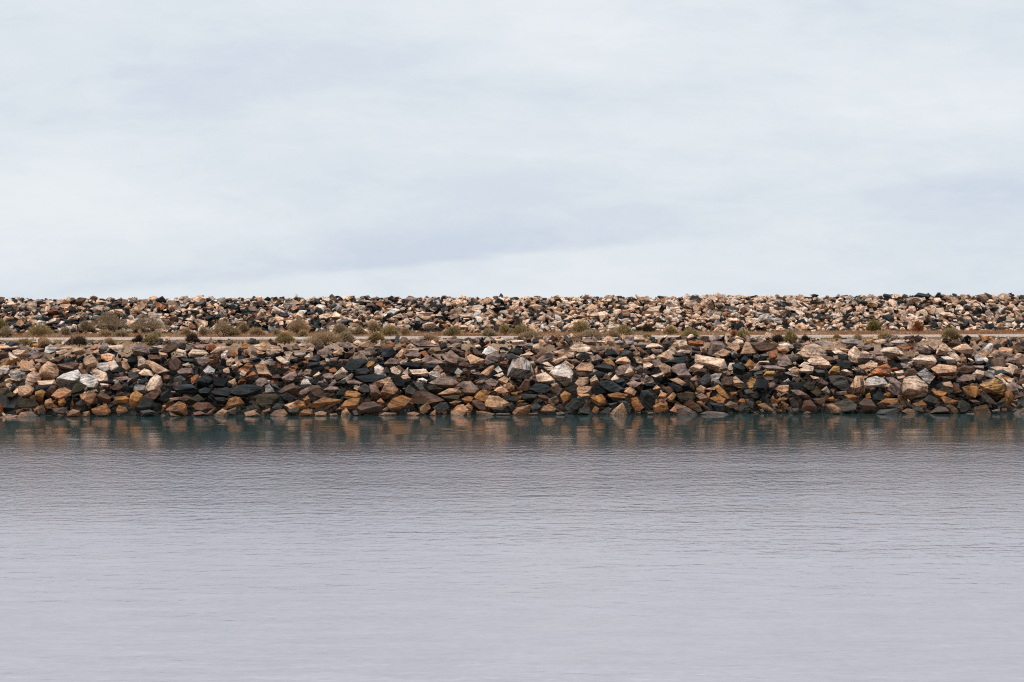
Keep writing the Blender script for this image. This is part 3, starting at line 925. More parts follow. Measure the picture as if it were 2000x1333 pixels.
(1760, 662, 1.2, """
c 2,82 6,66 14,63 24,62 28,68 41,76 41,86 30,92 18,97 8,97 2,90
m 20,96 40,88 40,92 30,99
c 19,34 32,28 50,28 55,34 52,44 42,50 30,42
b 18,38 28,42 42,50 34,50 24,46
b 5,58 10,50 20,48 26,56 14,61
g 0,42 12,40 20,47 8,50
G 27,57 40,49 54,62 50,64 44,72 34,66
t 51,49 62,42 72,44 88,45 90,50 80,60 66,60 58,58
b 66,62 88,62 84,67 70,68
c 58,24 60,18 69,7 75,14 82,19 70,20 60,24
b 58,26 74,21 70,28 60,28
c 42,10 50,6 60,9 56,14 50,17
p 27,18 32,12 42,15 48,22 44,26 30,24
c 85,16 98,10 106,9 117,19 106,20 94,17
b 88,18 104,20 117,20 112,32 100,27
b 72,10 88,2 96,6 96,9 82,13
w 66,30 76,29 86,36 88,40 74,40
c 76,24 86,22 95,30 94,35 86,36
d 60,32 66,32 74,40 66,40
t 97,27 100,24 107,38 107,42 98,38
c 109,32 112,32 120,39 116,40
w 120,29 124,26 134,28 138,34 132,36 122,37
d 121,38 136,37 132,41 122,41
t 126,24 132,19 140,19 142,24 136,30 128,26
t 138,30 154,19 160,20 158,26 146,32
d 148,32 160,26 162,34 154,36
p 160,22 174,22 182,27 174,32 162,33
b 170,16 190,11 200,14 198,24 182,24
p 170,36 174,31 190,33 194,40 180,38
c 173,50 178,42 187,44 188,50 178,58
b 186,50 194,48 197,58 188,62 182,58
p 118,44 134,44 132,50 120,48
b 92,48 104,44 118,46 119,52 108,56 96,54
d 134,46 148,40 150,48 138,52
p 92,66 102,59 120,59 122,62 108,68 92,70
c 117,58 124,51 134,54 134,62 126,66
g 136,54 142,52 151,52 151,66 146,60 137,60
c 153,60 162,56 177,64 168,65 154,62
d 156,64 176,66 172,70 160,68
O 130,76 140,68 154,66 168,74 168,92 154,94 144,90 134,84
p 172,76 182,70 186,76 198,80 186,81
b 186,72 200,64 200,76 190,75
o 101,80 108,77 125,79 124,88 116,96 106,92
t 68,72 80,70 84,76 80,80 70,77
b 86,72 94,74 95,84 88,88
o 50,84 56,84 64,92 74,88 66,96 58,97
m 60,84 72,78 84,84 80,88 68,90
o 66,96 72,94 90,100 98,104 84,106 70,100
o 20,106 34,101 41,108 40,113 34,108 24,108
d 36,100 46,92 58,98 58,106 48,110 40,106
s 21,116 26,109 34,112 37,119 26,119
o 74,110 80,108 90,114 92,118 84,118 84,124 78,116
b 46,122 60,111 72,112 80,122 64,124
o 120,112 128,110 138,108 142,115 146,122 142,127 124,126 120,118
d 92,112 98,100 110,106 114,114 104,120 94,120
s 130,90 138,89 144,94 150,100 158,108 146,104 134,102
o 170,88 178,84 183,94 180,106 172,104
m 154,108 160,104 168,96 170,102 162,108
b 112,100 122,100 130,104 128,108 116,104
o 2,118 10,114 20,116 23,124 12,123
p 181,124 190,116 203,113 203,125
g 148,117 160,114 161,119 150,120
p 106,122 118,121 120,125 108,125
p 188,90 196,86 200,92 198,98 190,96
o 164,114 172,114 170,118 164,118
d 185,104 192,102 200,108 196,114
k 6,100 12,104 18,112 10,112
"""),
(0, 560, 2.1, """
c 26,20 26,14 33,14 34,22 30,26
c 84,21 90,18 96,18 95,23
t 74,27 80,24 83,28
"""),
(330, 560, 2.1, """
c 0,18 6,18 6,22 0,22
p 73,19 80,19 84,24 75,23
t 110,14 118,13 122,16 112,17
"""),
(660, 560, 2.1, """
p 76,25 88,24 88,28 78,28
t 76,28 87,28 86,31 80,31
w 112,26 124,25 125,29 114,29
c 51,28 58,25 61,28 54,30
c 88,28 94,25 98,28
w 126,18 132,17 137,20 132,22
"""),
(1000, 560, 2.1, """
c 121,26 128,20 138,18 134,24 128,28
w 40,26 45,28 47,33 41,33
c 103,18 113,16 119,19 112,21
t 103,22 110,22 109,28 103,28
"""),
(1330, 560, 2.1, """
k 120,8 124,7 128,8 126,10
c 27,30 32,24 36,28 34,34
c 60,29 68,30 70,34 60,35
w 84,30 90,29 94,32 88,35
d 108,32 114,30 117,34 110,36
"""),
(1660, 560, 2.1, """
d 60,9 64,6 75,8 74,11 63,12
d 80,8 84,7 89,10 82,11
p 119,8 126,7 129,12 122,13
c 69,20 78,21 80,26 72,25
c 79,21 86,20 88,24 82,27
"""),
]
# Shrubs: centre x, foot y, width, height in photo pixels, kind, own label
SHRUBS = [
(2,645,26,22,'g','yellow green shrub half out of the picture at the foot of upper rocks'),
(12,661,30,22,'s','low sage shrub below the yellow green one, far end of the berm'),
(77,659,48,25,'o','smooth dome shaped olive shrub alone beside the road'),
(128,657,18,15,'s','small sage tuft between the olive dome and the widest grey sage bush'),
(168,649,30,22,'s','lesser sage shrub joined to the flank of the widest bush'),
(212,648,70,42,'s','widest grey sage bush reaching up over the rocks beyond the road'),
(205,659,34,13,'t','low tan clump at the foot of the widest sage bush'),
(236,659,28,13,'s','low olive clump between the two biggest sage bushes'),
(290,650,60,40,'s','tall brown sage bush second in size, above the tan slab rocks'),
(305,661,26,13,'s','small clump beside the road under the tall brown sage bush'),
(155,676,27,16,'k','dark round tumbleweed on the near edge of the road'),
(47,674,30,9,'o','flat olive tuft at the near road edge under the smooth olive dome'),
(88,675,26,9,'t','flat tan tuft near the road, between olive tuft and dark tumbleweed'),
(213,672,20,9,'t','thin dry tuft right after the dark tumbleweed along the near road edge'),
(272,671,20,15,'k','dark scrubby bush standing at the near edge of the road'),
(298,671,36,17,'o','olive bush touching the dark scrubby bush at the near road edge'),
(364,656,22,13,'t','small tan shrub among the first stones of the upper bank'),
(375,671,24,17,'k','dim round bush on the near verge below a small tan shrub'),
(398,657,20,15,'s','small sage ball beside the broad triple sage bush'),
(436,659,52,34,'s','broad triple crowned sage bush close to the road'),
(457,659,26,16,'o','rounded olive shrub in front of the broad triple crowned bush'),
(476,651,20,20,'s','narrow sage shrub behind the broad triple crowned bush'),
(500,657,34,15,'t','low tan row of twigs past the broad triple crowned bush'),
(540,657,18,12,'s','little sage tuft before the upright feathery bush'),
(584,655,44,34,'t','upright feathery tan bush higher than its neighbours'),
(592,660,24,13,'o','small olive shrub in front of the upright feathery bush'),
(556,671,42,20,'o','wide olive bush hiding the road below the upright feathery bush'),
(636,673,66,27,'t','widest feathery tan bush overhanging the near boulders'),
(664,655,34,22,'s','sage bush on the rocks directly behind the widest feathery bush'),
(676,670,30,19,'s','domed sage bush hugging the flank of the widest feathery bush'),
(702,657,26,18,'s','lower sage mound of the four bush cluster'),
(729,652,34,25,'s','highest grey green bush of the four bush cluster'),
(762,658,36,19,'o','greenest rounded bush of the four bush cluster'),
(735,669,30,19,'o','bush of the cluster that stands on the near side of the road'),
(791,657,20,15,'t','last small brown bush after the four bush cluster'),
(838,667,34,12,'t','thin yellow tufts on the near verge where the road shows clear'),
(887,658,36,20,'o','lone olive shrub with the orange dry verge on both sides'),
(954,660,34,17,'s','sage mound at the start of the long olive thicket'),
(985,655,26,20,'o','upright olive shrub in the long thicket behind a sage mound'),
(1018,656,42,22,'o','tallest crown of the long olive thicket'),
(1036,665,52,18,'s','grey front mound of the long thicket above dark boulders'),
(1093,666,24,12,'t','small dry bush on the boulder edge between two thickets'),
(1134,651,34,23,'o','dome shrub raised on the rocks above the second thicket'),
(1155,664,60,18,'s','long low sage hedge like shrub of the second thicket'),
(1195,661,28,14,'t','pale tan tuft ending the second thicket'),
(1218,657,38,20,'o','neat olive dome at the edge of the orange verge'),
(1264,651,28,18,'k','dark green bush tucked among cream rocks'),
(1310,655,30,17,'o','compact olive bush sitting on the orange verge'),
(1264,664,24,10,'o','flat green tuft on the near verge with the road behind'),
(1350,663,42,18,'g','green dome bush that hides the road, past the compact olive bush'),
(1434,661,14,14,'r','thin rusty dry plant beside a green dome'),
(1451,665,34,18,'g','green dome bush next to the thin rusty plant'),
(1520,670,30,16,'k','first dark green bush of the overlapping pair on the verge'),
(1543,668,30,22,'g','taller bush of the overlapping pair on the verge'),
(1572,667,18,11,'k','small dark bush just after the overlapping pair'),
(1634,663,16,8,'o','tiny tuft near the road by itself above grey slabs'),
(1707,650,34,25,'G','deep green ball shaped bush against the cream rocks'),
(1791,650,24,25,'r','rust red dry bush leaning on the rocks'),
(1730,663,36,11,'o','low olive cushion on the road edge below the deep green ball bush'),
(1676,663,18,8,'t','tiny dry tuft before the low olive cushion'),
(1855,665,50,25,'o','big bristly olive bush hiding part of the road'),
]
# Boulders people can find at a glance: photo pixel, short phrase
LANDMARKS = [
(134,741,'speckled white boulder','large speckled white boulder with a flat face, beside its white-topped twin'),
(392,690,'cream loaf boulder','pale cream loaf-shaped boulder standing out high above the dark stretch of bank'),
(300,750,'egg-shaped cream boulder','upright egg-shaped cream boulder at the edge of the dark stretch of bank'),
(476,764,'long charcoal slab','long charcoal slab, widest dark stone of the dark stretch of bank'),
(574,760,'olive brown boulder','humped olive brown boulder beside a dark one, low on the bank'),
(630,786,'golden ridge boulder','long golden ridge boulder just above the water row, bent like a roof'),
(761,760,'tan pyramid boulder','steep tan pyramid boulder pointing up from low on the bank'),
(881,699,'mauve diamond boulder','flat mauve grey diamond-shaped boulder standing on its corner'),
(971,784,'cream block boulder','flat-topped cream block boulder low over the water'),
(1018,720,'layered white boulder','layered white and grey boulder, tallest of the mid bank'),
(1098,730,'heart-shaped white boulder','broad heart-shaped white boulder with a stained foot'),
(1208,802,'golden tent boulder','golden tent-shaped boulder rising out of the water edge'),
(1192,756,'wavy slate slab','wavy grey slate slab with a dark underside'),
(1387,708,'long cream boulder','long cream boulder with a smooth face, widest of the upper rows'),
(1638,747,'striped grey boulder','dark grey boulder with pale horizontal stripes'),
(1710,748,'white dome boulder','white dome-topped boulder with a brown lower rim'),
(1784,758,'giant cream boulder','giant smooth cream boulder, biggest light stone of the bank'),
(1846,724,'pitted tan boulder','pitted tan trapezoid boulder above a brown slab'),
(1942,758,'swirled ochre boulder','round ochre boulder with swirled grey bands'),
(1589,686,'rust-spotted cream boulder','big rounded cream boulder with a rust spot near the berm'),
(684,788,'yellow block boulder','bright yellow ochre block sitting over a small pale cone at the water'),
]

# ------------------------------------------------------------------ stones
PAL = {'w': (0.70, 0.585, 0.50), 'g': (0.33, 0.275, 0.24), 'c': (0.76, 0.52, 0.365), 't': (0.52, 0.31, 0.19), 'p': (0.27, 0.178, 0.142),
       'b': (0.125, 0.068, 0.043), 'r': (0.35, 0.13, 0.052), 'o': (0.42, 0.215, 0.075), 'd': (0.023, 0.027, 0.029), 'k': (0.007, 0.009, 0.010),
       'm': (0.048, 0.038, 0.017), 's': (0.075, 0.068, 0.062)}
CNAME = {'w': 'chalky white', 'g': 'light grey', 'c': 'pale cream', 't': 'tan', 'p': 'mauve grey', 'b': 'dark brown', 'r': 'rusty orange',
         'o': 'golden ochre', 'd': 'charcoal', 'k': 'black', 'm': 'mossy olive', 's': 'mid grey'}
def tint(letter, rnd):
    c = PAL[letter]; k = rnd.uniform(0.84, 1.16); w = rnd.uniform(-0.05, 0.05)
    return (c[0] * k * (1 + w), c[1] * k, c[2] * k * (1 - w))

def finish(bm, size, bevel=0.05, cuts=1, rough=0.02, seed=0.0):
    if bevel: bmesh.ops.bevel(bm, geom=list(bm.edges), offset=size * bevel, offset_type='OFFSET', segments=1, affect='EDGES', clamp_overlap=True)
    bmesh.ops.triangulate(bm, faces=list(bm.faces))
    if cuts:
        long = [e for e in bm.edges if e.calc_length() > size * 0.16]
        bmesh.ops.subdivide_edges(bm, edges=long, cuts=cuts, use_grid_fill=False)
        bmesh.ops.triangulate(bm, faces=list(bm.faces))
    bm.normal_update()
    for v_ in bm.verts:
        q = v_.co * (3.2 / size) + Vector((seed, seed * 1.7, 0))
        q2 = v_.co * (9 / size) + Vector((seed * 2, 0, seed))
        v_.co += v_.normal * size * rough * (noise.noise(q) * 1.3 + noise.noise(q2) * 0.6)

def traced_stone(poly, letter, want, rnd):
    cx = sum(p[0] for p in poly) / len(poly); cy = sum(p[1] for p in poly) / len(poly)
    w = max(p[0] for p in poly) - min(p[0] for p in poly); h = max(p[1] for p in poly) - min(p[1] for p in poly)
    C, seg = hit(cx, cy, want)
    m = C.y / F                                         # metres per photo pixel there
    size = math.sqrt(w * h) * m
    Y = C.y - 0.10 * size
    C = at_depth(cx, cy, Y)
    poly0 = poly; poly = [(cx + (a - cx) * 1.13, cy + (b - cy) * 1.13) for a, b in poly]; h *= 1.13; w *= 1.13
    shear = rnd.uniform(0.1, 0.55); shx = rnd.uniform(-0.45, 0.45); Y += rnd.uniform(-0.22, 0.12) * size; C = at_depth(cx, cy, Y)
    bm = bmesh.new(); pts = []
    for (px, py) in poly:
        pts.append(at_depth(px, py, Y + rnd.uniform(-0.10, 0.16) * size) - C)
    fx, fy = rnd.uniform(-0.12, 0.12), rnd.uniform(0.0, 0.16)
    s1 = rnd.uniform(0.5, 0.8)
    if rnd.random() < 0.62:                             # a broken ridge: planes fall away from it above and below
        n_ = rnd.choice((2, 2, 3)); rot = rnd.uniform(-0.5, 0.5); oy = rnd.uniform(-0.12, 0.26) * h
        for i_ in range(n_):
            a_ = (i_ / (n_ - 1) - 0.5) * rnd.uniform(0.45, 0.75)
            q = at_depth(cx + a_ * w, cy + oy + a_ * rot * h + rnd.uniform(-0.06, 0.06) * h, Y) - C
            q.y -= size * rnd.uniform(0.30, 0.52); pts.append(q)
    else:                                               # one broad face
        for (px, py) in poly:
            q = at_depth(cx + (px - cx) * s1 + fx * w, cy + (py - cy) * s1 + fy * h, Y) - C
            q.y -= size * (0.30 - shear * (cy - py) / max(h, 1) + shx * (px - cx) / max(w, 1))
            pts.append(q)
    for (px, py) in poly:                               # back
        q = at_depth(cx + (px - cx) * 0.78, cy + (py - cy) * 0.78, Y) - C
        q.y += size * rnd.uniform(0.35, 0.5)
        pts.append(q)
    for q in pts: bm.verts.new(q)
    r = bmesh.ops.convex_hull(bm, input=list(bm.verts))
    kill = list({v_ for v_ in r['geom_interior'] + r['geom_unused'] if isinstance(v_, bmesh.types.BMVert)})
    if kill: bmesh.ops.delete(bm, geom=kill, context='VERTS')
    bmesh.ops.dissolve_limit(bm, angle_limit=math.radians(14), verts=list(bm.verts), edges=list(bm.edges))
    finish(bm, size, 0.006, 1, 0.011, rnd.uniform(0, 90))
    bm.verts.ensure_lookup_table()
    co = np.array([v_.co[:] for v_ in bm.verts]); fa = np.array([[v_.index for v_ in f.verts] for f in bm.faces])
    bm.free()
    R = Matrix.Rotation(rnd.gauss(0, 0.35), 3, 'Y') @ Matrix.Rotation(rnd.gauss(0, 0.3), 3, 'X')
    if letter in 'T': R = Matrix.Rotation(math.pi / 2, 3, 'Y')
    if w > 1.3 * h:                                     # strata follow the long axis
        ang = math.atan2(sum((p[0] - cx) * (cy - p[1]) for p in poly), sum((p[0] - cx) ** 2 for p in poly))
        R = Matrix.Rotation(ang, 3, 'Y') if letter not in 'T' else R
    grain = co @ np.array(R) + np.array([rnd.uniform(0, 400), rnd.uniform(0, 400), rnd.uniform(0, 40)])
    return dict(C=C, co=co, fa=fa, tint=tint(letter.lower(), rnd), grain=grain, band=1.0 if letter.isupper() else rnd.uniform(0, 0.35),
                px=cx, py=cy, w=w, h=h, n=len(poly), poly=poly, letter=letter.lower(), seg=seg, size=size)

def poly_area(p):
    return abs(sum(p[i][0] * p[(i + 1) % len(p)][1] - p[(i + 1) % len(p)][0] * p[i][1] for i in range(len(p)))) / 2

stones = []
for (ox, oy, k, text) in OUTLINES:
    for ln in text.strip().splitlines():
        f_ = ln.split(); letter = f_[0]
        poly = [(ox + float(a) * k, oy + float(b) * k) for a, b in (q.split(',') for q in f_[1:])]
        cx = sum(p[0] for p in poly) / len(poly); cy = sum(p[1] for p in poly) / len(poly); A = poly_area(poly)
        if any(abs(cx - s[2]) < 0.35 * math.sqrt(s[4]) and abs(cy - s[3]) < 0.35 * math.sqrt(s[4]) and 0.4 < A / s[4] < 2.5 for s in stones): continue
        stones.append((letter, poly, cx, cy, A, 2 if oy < 600 else 0))
stones.sort(key=lambda s: -s[4])
rnd = random.Random(21)
built = [traced_stone(s[1], s[0], s[5], rnd) for s in stones]
for b_, s in zip(built, stones): b_['A'] = s[4]
N_SINGLE = 300
def stone_attrs(n, s): return [('tint', 'FLOAT_COLOR', 'POINT', np.tile([*s['tint'], 1.0], (n, 1))), ('grain', 'FLOAT_VECTOR', 'POINT', s['grain']), ('band', 'FLOAT', 'POINT', np.full(n, s['band']))]

# ---- words for each single boulder
def shape_word(s):
    asp = s['w'] / max(s['h'], 1)
    ang = math.degrees(math.atan2(sum((p[0] - s['px']) * (s['py'] - p[1]) for p in s['poly']), sum((p[0] - s['px']) ** 2 for p in s['poly'])))
    fill = s['A'] / (s['w'] * s['h'])
    if s['n'] == 3 or fill < 0.52 and asp < 2: return 'wedge-shaped'
    if asp > 2.3: return 'flat slab-like' if abs(ang) < 9 else 'tilted slab-like'
    if asp < 0.85: return 'upright'
    if abs(ang) > 16 and asp > 1.2: return 'tilted'
    if s['n'] >= 6 and fill > 0.7: return 'rounded'
    if s['n'] <= 4: return 'blocky'
    return 'low broad' if asp > 1.6 else 'angular'
def row_word(s):
    if s['seg'] == 2: return 'on the upper bank'
    t = (s['C'].z) / Z1
    return ('in the water-edge row' if t < 0.16 else 'low on the bank' if t < 0.36 else 'midway up the bank' if t < 0.62 else
            'high on the bank' if t < 0.86 else 'at the berm edge')
marks = []
singles = built[:N_SINGLE]
for (mx, my, short, full) in LANDMARKS:
    s = min((q for q in singles if 'label' not in q), key=lambda q: (q['px'] - mx) ** 2 + (q['py'] - my) ** 2)
    s['label'] = full; marks.append((s['px'], s['py'], short))
def size_word(s): return 'large' if s['A'] > 900 else 'medium' if s['A'] > 520 else 'small'
def place(s, rank):
    m = sorted(marks, key=lambda q: (abs(q[0] - s['px']) + 1.2 * abs(q[1] - s['py'])))[rank]
    dx, dy_ = s['px'] - m[0], s['py'] - m[1]
    if abs(dx) > 1.3 * abs(dy_):
        d = ('just ' if abs(dx) < 55 else 'well ') + ('right of' if dx > 0 else 'left of')
    elif abs(dx) < 0.45 * abs(dy_): d = 'straight above' if dy_ < 0 else 'straight below'
    else: d = ('above and ' if dy_ < 0 else 'below and ') + ('right of' if dx > 0 else 'left of')
    return d + ' the ' + m[2]
used = {s['label'] for s in singles if 'label' in s}
def neighbour(s):
    q = min((q for q in singles if q is not s), key=lambda q: (q['px'] - s['px']) ** 2 + (q['py'] - s['py']) ** 2)
    return CNAME[q['letter']]
todo = [s for s in singles if 'label' not in s]
makers = [lambda s: f"{CNAME[s['letter']]} {shape_word(s)} boulder {row_word(s)}, {place(s, 0)}",
          lambda s: f"{size_word(s)} {CNAME[s['letter']]} {shape_word(s)} boulder {row_word(s)}, {place(s, 0)}",
          lambda s: f"{CNAME[s['letter']]} {shape_word(s)} boulder touching a {neighbour(s)} one, {place(s, 0)}",
          lambda s: f"{size_word(s)} {CNAME[s['letter']]} {shape_word(s)} boulder beside a {neighbour(s)} one, {place(s, 1)}",
          lambda s: f"{CNAME[s['letter']]} {shape_word(s)} boulder {row_word(s)}, {round(s['px'] / 20)} percent across from the left"]
for mk in makers:
    cnt = {}
    for s in todo: cnt.setdefault(mk(s), []).append(s)
    nxt = []
    for lab, ss in cnt.items():
        if len(ss) == 1 and lab not in used and len(lab.split()) <= 16: ss[0]['label'] = lab; used.add(lab)
        else: nxt += ss
    todo = nxt
for s in todo:
    lab = f"{CNAME[s['letter']]} boulder {row_word(s)}, {s['px'] / 20:.1f} percent of the way across from the left"
    s['label'] = lab; used.add(lab)
for s in singles:
    o = mesh_obj('boulder', s['co'], s['fa'], ROCK, attrs=stone_attrs(len(s['co']), s))
    o.location = s['C']
    tag(o, s['label'], 'boulder', 'boulders of the lower bank' if s['seg'] != 2 else 'larger stones of the upper bank')

# ---- every remaining stone: one mass
variants = []
for i in range(36):
    r_ = random.Random(100 + i); bm = bmesh.new()
    for _ in range(r_.choice((8, 9, 11, 12))):
        d = Vector((r_.gauss(0, 1), r_.gauss(0, 1), r_.gauss(0, 1))).normalized()
        mx_ = max(abs(d.x), abs(d.y), abs(d.z)); d = d * (0.55 + 0.45 / mx_ * r_.uniform(0.7, 1)) * 0.5
        bm.verts.new(d)
    r = bmesh.ops.convex_hull(bm, input=list(bm.verts))
    kill = list({v_ for v_ in r['geom_interior'] + r['geom_unused'] if isinstance(v_, bmesh.types.BMVert)})
    if kill: bmesh.ops.delete(bm, geom=kill, context='VERTS')
    bmesh.ops.dissolve_limit(bm, angle_limit=math.radians(18), verts=list(bm.verts), edges=list(bm.edges))
    finish(bm, 1.0, 0.0, 0, 0.01, i * 3.3)
    variants.append((np.array([v_.co[:] for v_ in bm.verts]), np.array([[v_.index for v_ in f.verts] for f in bm.faces]))); bm.free()

PV, PF, PT, PG, PB = [], [], [], [], []; base = 0
def add_stone(co, fa, col, grain, band):
    global base
    PV.append(co); PF.append(fa + base); PT.append(np.tile([*col, 1.0], (len(co), 1))); PG.append(grain); PB.append(np.full(len(co), band)); base += len(co)
for s in built[N_SINGLE:]: add_stone(s['co'] + np.array(s['C']), s['fa'], s['tint'], s['grain'], s['band'])

slope_a = math.atan2(Z1, Y1 - Y0); slope_b = math.atan2(Z3 - Z1, Y3 - Y2)
def scatter(x, y, z, L, letter, rnd, tilt, flat, sp=0.52):
    co, fa = variants[rnd.randrange(len(variants))]
    sc = np.array([L * rnd.uniform(0.8, 1.25), L * rnd.uniform(0.65, 0.95), L * rnd.uniform(*flat)])
    R = np.array(Matrix.Rotation(tilt, 3, 'X') @ Matrix.Rotation(rnd.gauss(0, sp), 3, 'Y') @ Matrix.Rotation(rnd.gauss(0, sp), 3, 'X') @ Matrix.Rotation(rnd.uniform(0, 6.28), 3, 'Z'))
    loc = co * sc
    add_stone(loc @ R.T + np.array([x, y, z]), fa, tint(letter, rnd), loc + np.array([rnd.uniform(0, 400), rnd.uniform(0, 400), rnd.uniform(0, 40)]), rnd.uniform(0, 0.5))

low = [s for s in built if s['seg'] != 2]
LX = np.array([s['C'].x for s in low]); LZ = np.array([s['C'].z for s in low]); LL = [s['letter'] for s in low]
rnd = random.Random(5)
for i in range(4200):                                   # chinks of the lower bank: stones mostly coloured dark, painting in the gap shade
    x = rnd.uniform(-31, 31); t = rnd.uniform(-0.12, 1.03)
    near = np.argsort((LX - x) ** 2 + (LZ - t * Z1) ** 2)[:4]
    L = min(0.30 + rnd.expovariate(6.0), 0.85)
    if abs(x) < 21.5: sink = 0.14 + 0.34 * L + rnd.random() * 0.30; l_ = LL[near[rnd.randrange(4)]] if rnd.random() < 0.38 else rnd.choice('ddkkkbs')
    else: sink = 0.10 * L; L *= 1.35; l_ = LL[near[rnd.randrange(4)]] if rnd.random() < 0.2 else rnd.choice('ccttpbbddo')
    if l_ in 'wg' and abs(x) < 21.5 and rnd.random() < 0.6: l_ = rnd.choice('pbt')
    y = Y0 + (Y1 - Y0) * t + sink * math.sin(slope_a); z = Z1 * t - sink * math.cos(slope_a)
    scatter(x, y, z, L, l_, rnd, slope_a, (0.34, 0.62))
for i in range(420):                                    # small stones along the berm edge
    x = rnd.uniform(-29, 29); y = Y1 + rnd.uniform(-0.2, 1.3)
    L = min(0.14 + rnd.expovariate(9), 0.5)
    scatter(x, y, Z1 + 0.02, L, rnd.choice('ctppbbdds'), rnd, 0.1, (0.4, 0.7))
for i in range(1000):                                   # the crest, packed closer
    x = rnd.uniform(-43, 43); t = rnd.uniform(0.9, 1.10); y = Y2 + (Y3 - Y2) * t
    l_ = rnd.choice('ddkb') if rnd.random() < np.interp(1000 + F * x / y, [0, 1000, 1700, 2000], [0.45, 0.38, 0.22, 0.36]) else rnd.choice('ccccctwwp')
    scatter(x, y, Z1 + (Z3 - Z1) * min(t, 1.0) - 0.17, rnd.uniform(0.35, 0.62), l_, rnd, slope_b, (0.38, 0.55), 0.22)
for i in range(360):                                    # bigger stones that hide the road edge from the middle rightwards
    x = rnd.uniform(-24, 29); y = Y1 + rnd.uniform(0.0, 1.5)
    if (x < -2 or x > 13) and rnd.random() < 0.8: continue
    scatter(x, y, Z1 + 0.10, rnd.uniform(0.3, 0.7), rnd.choice('cccttppbbds'), rnd, 0.1, (0.35, 0.6))
def dark_share(px, s):
    k = np.interp(px, [0, 350, 700, 1000, 1300, 1700, 1850, 2000], [0.37, 0.35, 0.31, 0.25, 0.15, 0.13, 0.28, 0.26])
    return k + 0.35 * noise.noise(Vector((px / 90.0, s * 2.5, 3)))
for i in range(6000):                                   # the upper bank
    x = rnd.uniform(-43, 43); t = rnd.uniform(-0.03, 1.12)
    y = Y2 + (Y3 - Y2) * t; z = Z1 + (Z3 - Z1) * min(t, 1.0 + 0.02 * rnd.random())
    L = min(0.36 + rnd.expovariate(5.0), 1.05)
    if t > 0.95: L = min(L, 0.65)
    if t < 0.12: L = min(L, 0.5)
    px = 1000 + F * x / y
    if rnd.random() < dark_share(px, t): l_ = rnd.choice('ddddskb')
    else: l_ = rnd.choice('cccccccctttwwgpbrt' if px < 900 else 'cccccccccccttttwwwgpt')
    lift = rnd.uniform(-0.55, 0.12) * L
    scatter(x, y - lift * math.sin(slope_b), z + lift * math.cos(slope_b) - (0.14 if t > 0.97 else 0), L, l_, rnd, slope_b, (0.36, 0.62), 0.30)
rocks = mesh_obj('rocks', np.concatenate(PV), np.concatenate(PF), ROCK,
                 attrs=[('tint', 'FLOAT_COLOR', 'POINT', np.concatenate(PT)), ('grain', 'FLOAT_VECTOR', 'POINT', np.concatenate(PG)), ('band', 'FLOAT', 'POINT', np.concatenate(PB))])
tag(rocks, 'smaller mixed tan, cream and dark stones filling both rocky banks', 'rocks', kind='stuff')

# ------------------------------------------------------------------ shrubs
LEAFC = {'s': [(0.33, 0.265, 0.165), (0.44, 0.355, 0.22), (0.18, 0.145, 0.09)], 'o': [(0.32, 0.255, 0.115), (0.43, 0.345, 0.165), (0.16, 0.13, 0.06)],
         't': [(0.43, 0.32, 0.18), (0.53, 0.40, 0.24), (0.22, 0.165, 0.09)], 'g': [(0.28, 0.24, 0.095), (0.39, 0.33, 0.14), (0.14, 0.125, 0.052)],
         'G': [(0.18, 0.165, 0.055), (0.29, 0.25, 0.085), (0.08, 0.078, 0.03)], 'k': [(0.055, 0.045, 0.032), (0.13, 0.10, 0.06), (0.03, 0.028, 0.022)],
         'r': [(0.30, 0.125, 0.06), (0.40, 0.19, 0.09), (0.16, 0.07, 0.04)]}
def blades(P, D, length, width, cols):
    """thin pointed blades: P roots, D unit directions"""
    n = len(P); rv = np.random.normal(size=(n, 3)); side = np.cross(D, rv); side /= np.linalg.norm(side, axis=1, keepdims=True) + 1e-9
    a = P - side * width[:, None] / 2; b = P + side * width[:, None] / 2; c = P + D * length[:, None]
    Vv = np.stack([a, b, c], 1).reshape(-1, 3); Ff = np.arange(3 * n).reshape(-1, 3)
    return Vv, Ff, np.repeat(cols, 3, axis=0)
def stick_mesh(segs):
    V_, F_ = [], []
    for (a, b, ra, rb) in segs:
        a, b = Vector(a), Vector(b); ax = (b - a).normalized(); s1 = ax.orthogonal().normalized(); s2 = ax.cross(s1); k0 = len(V_)
        for (c, r) in ((a, ra), (b, rb)):
            for j in range(5):
                th = j * 2 * math.pi / 5; V_.append(c + (s1 * math.cos(th) + s2 * math.sin(th)) * r)
        for j in range(5): F_.append((k0 + j, k0 + (j + 1) % 5, k0 + 5 + (j + 1) % 5, k0 + 5 + j))
    return V_, F_
rnd = random.Random(77)
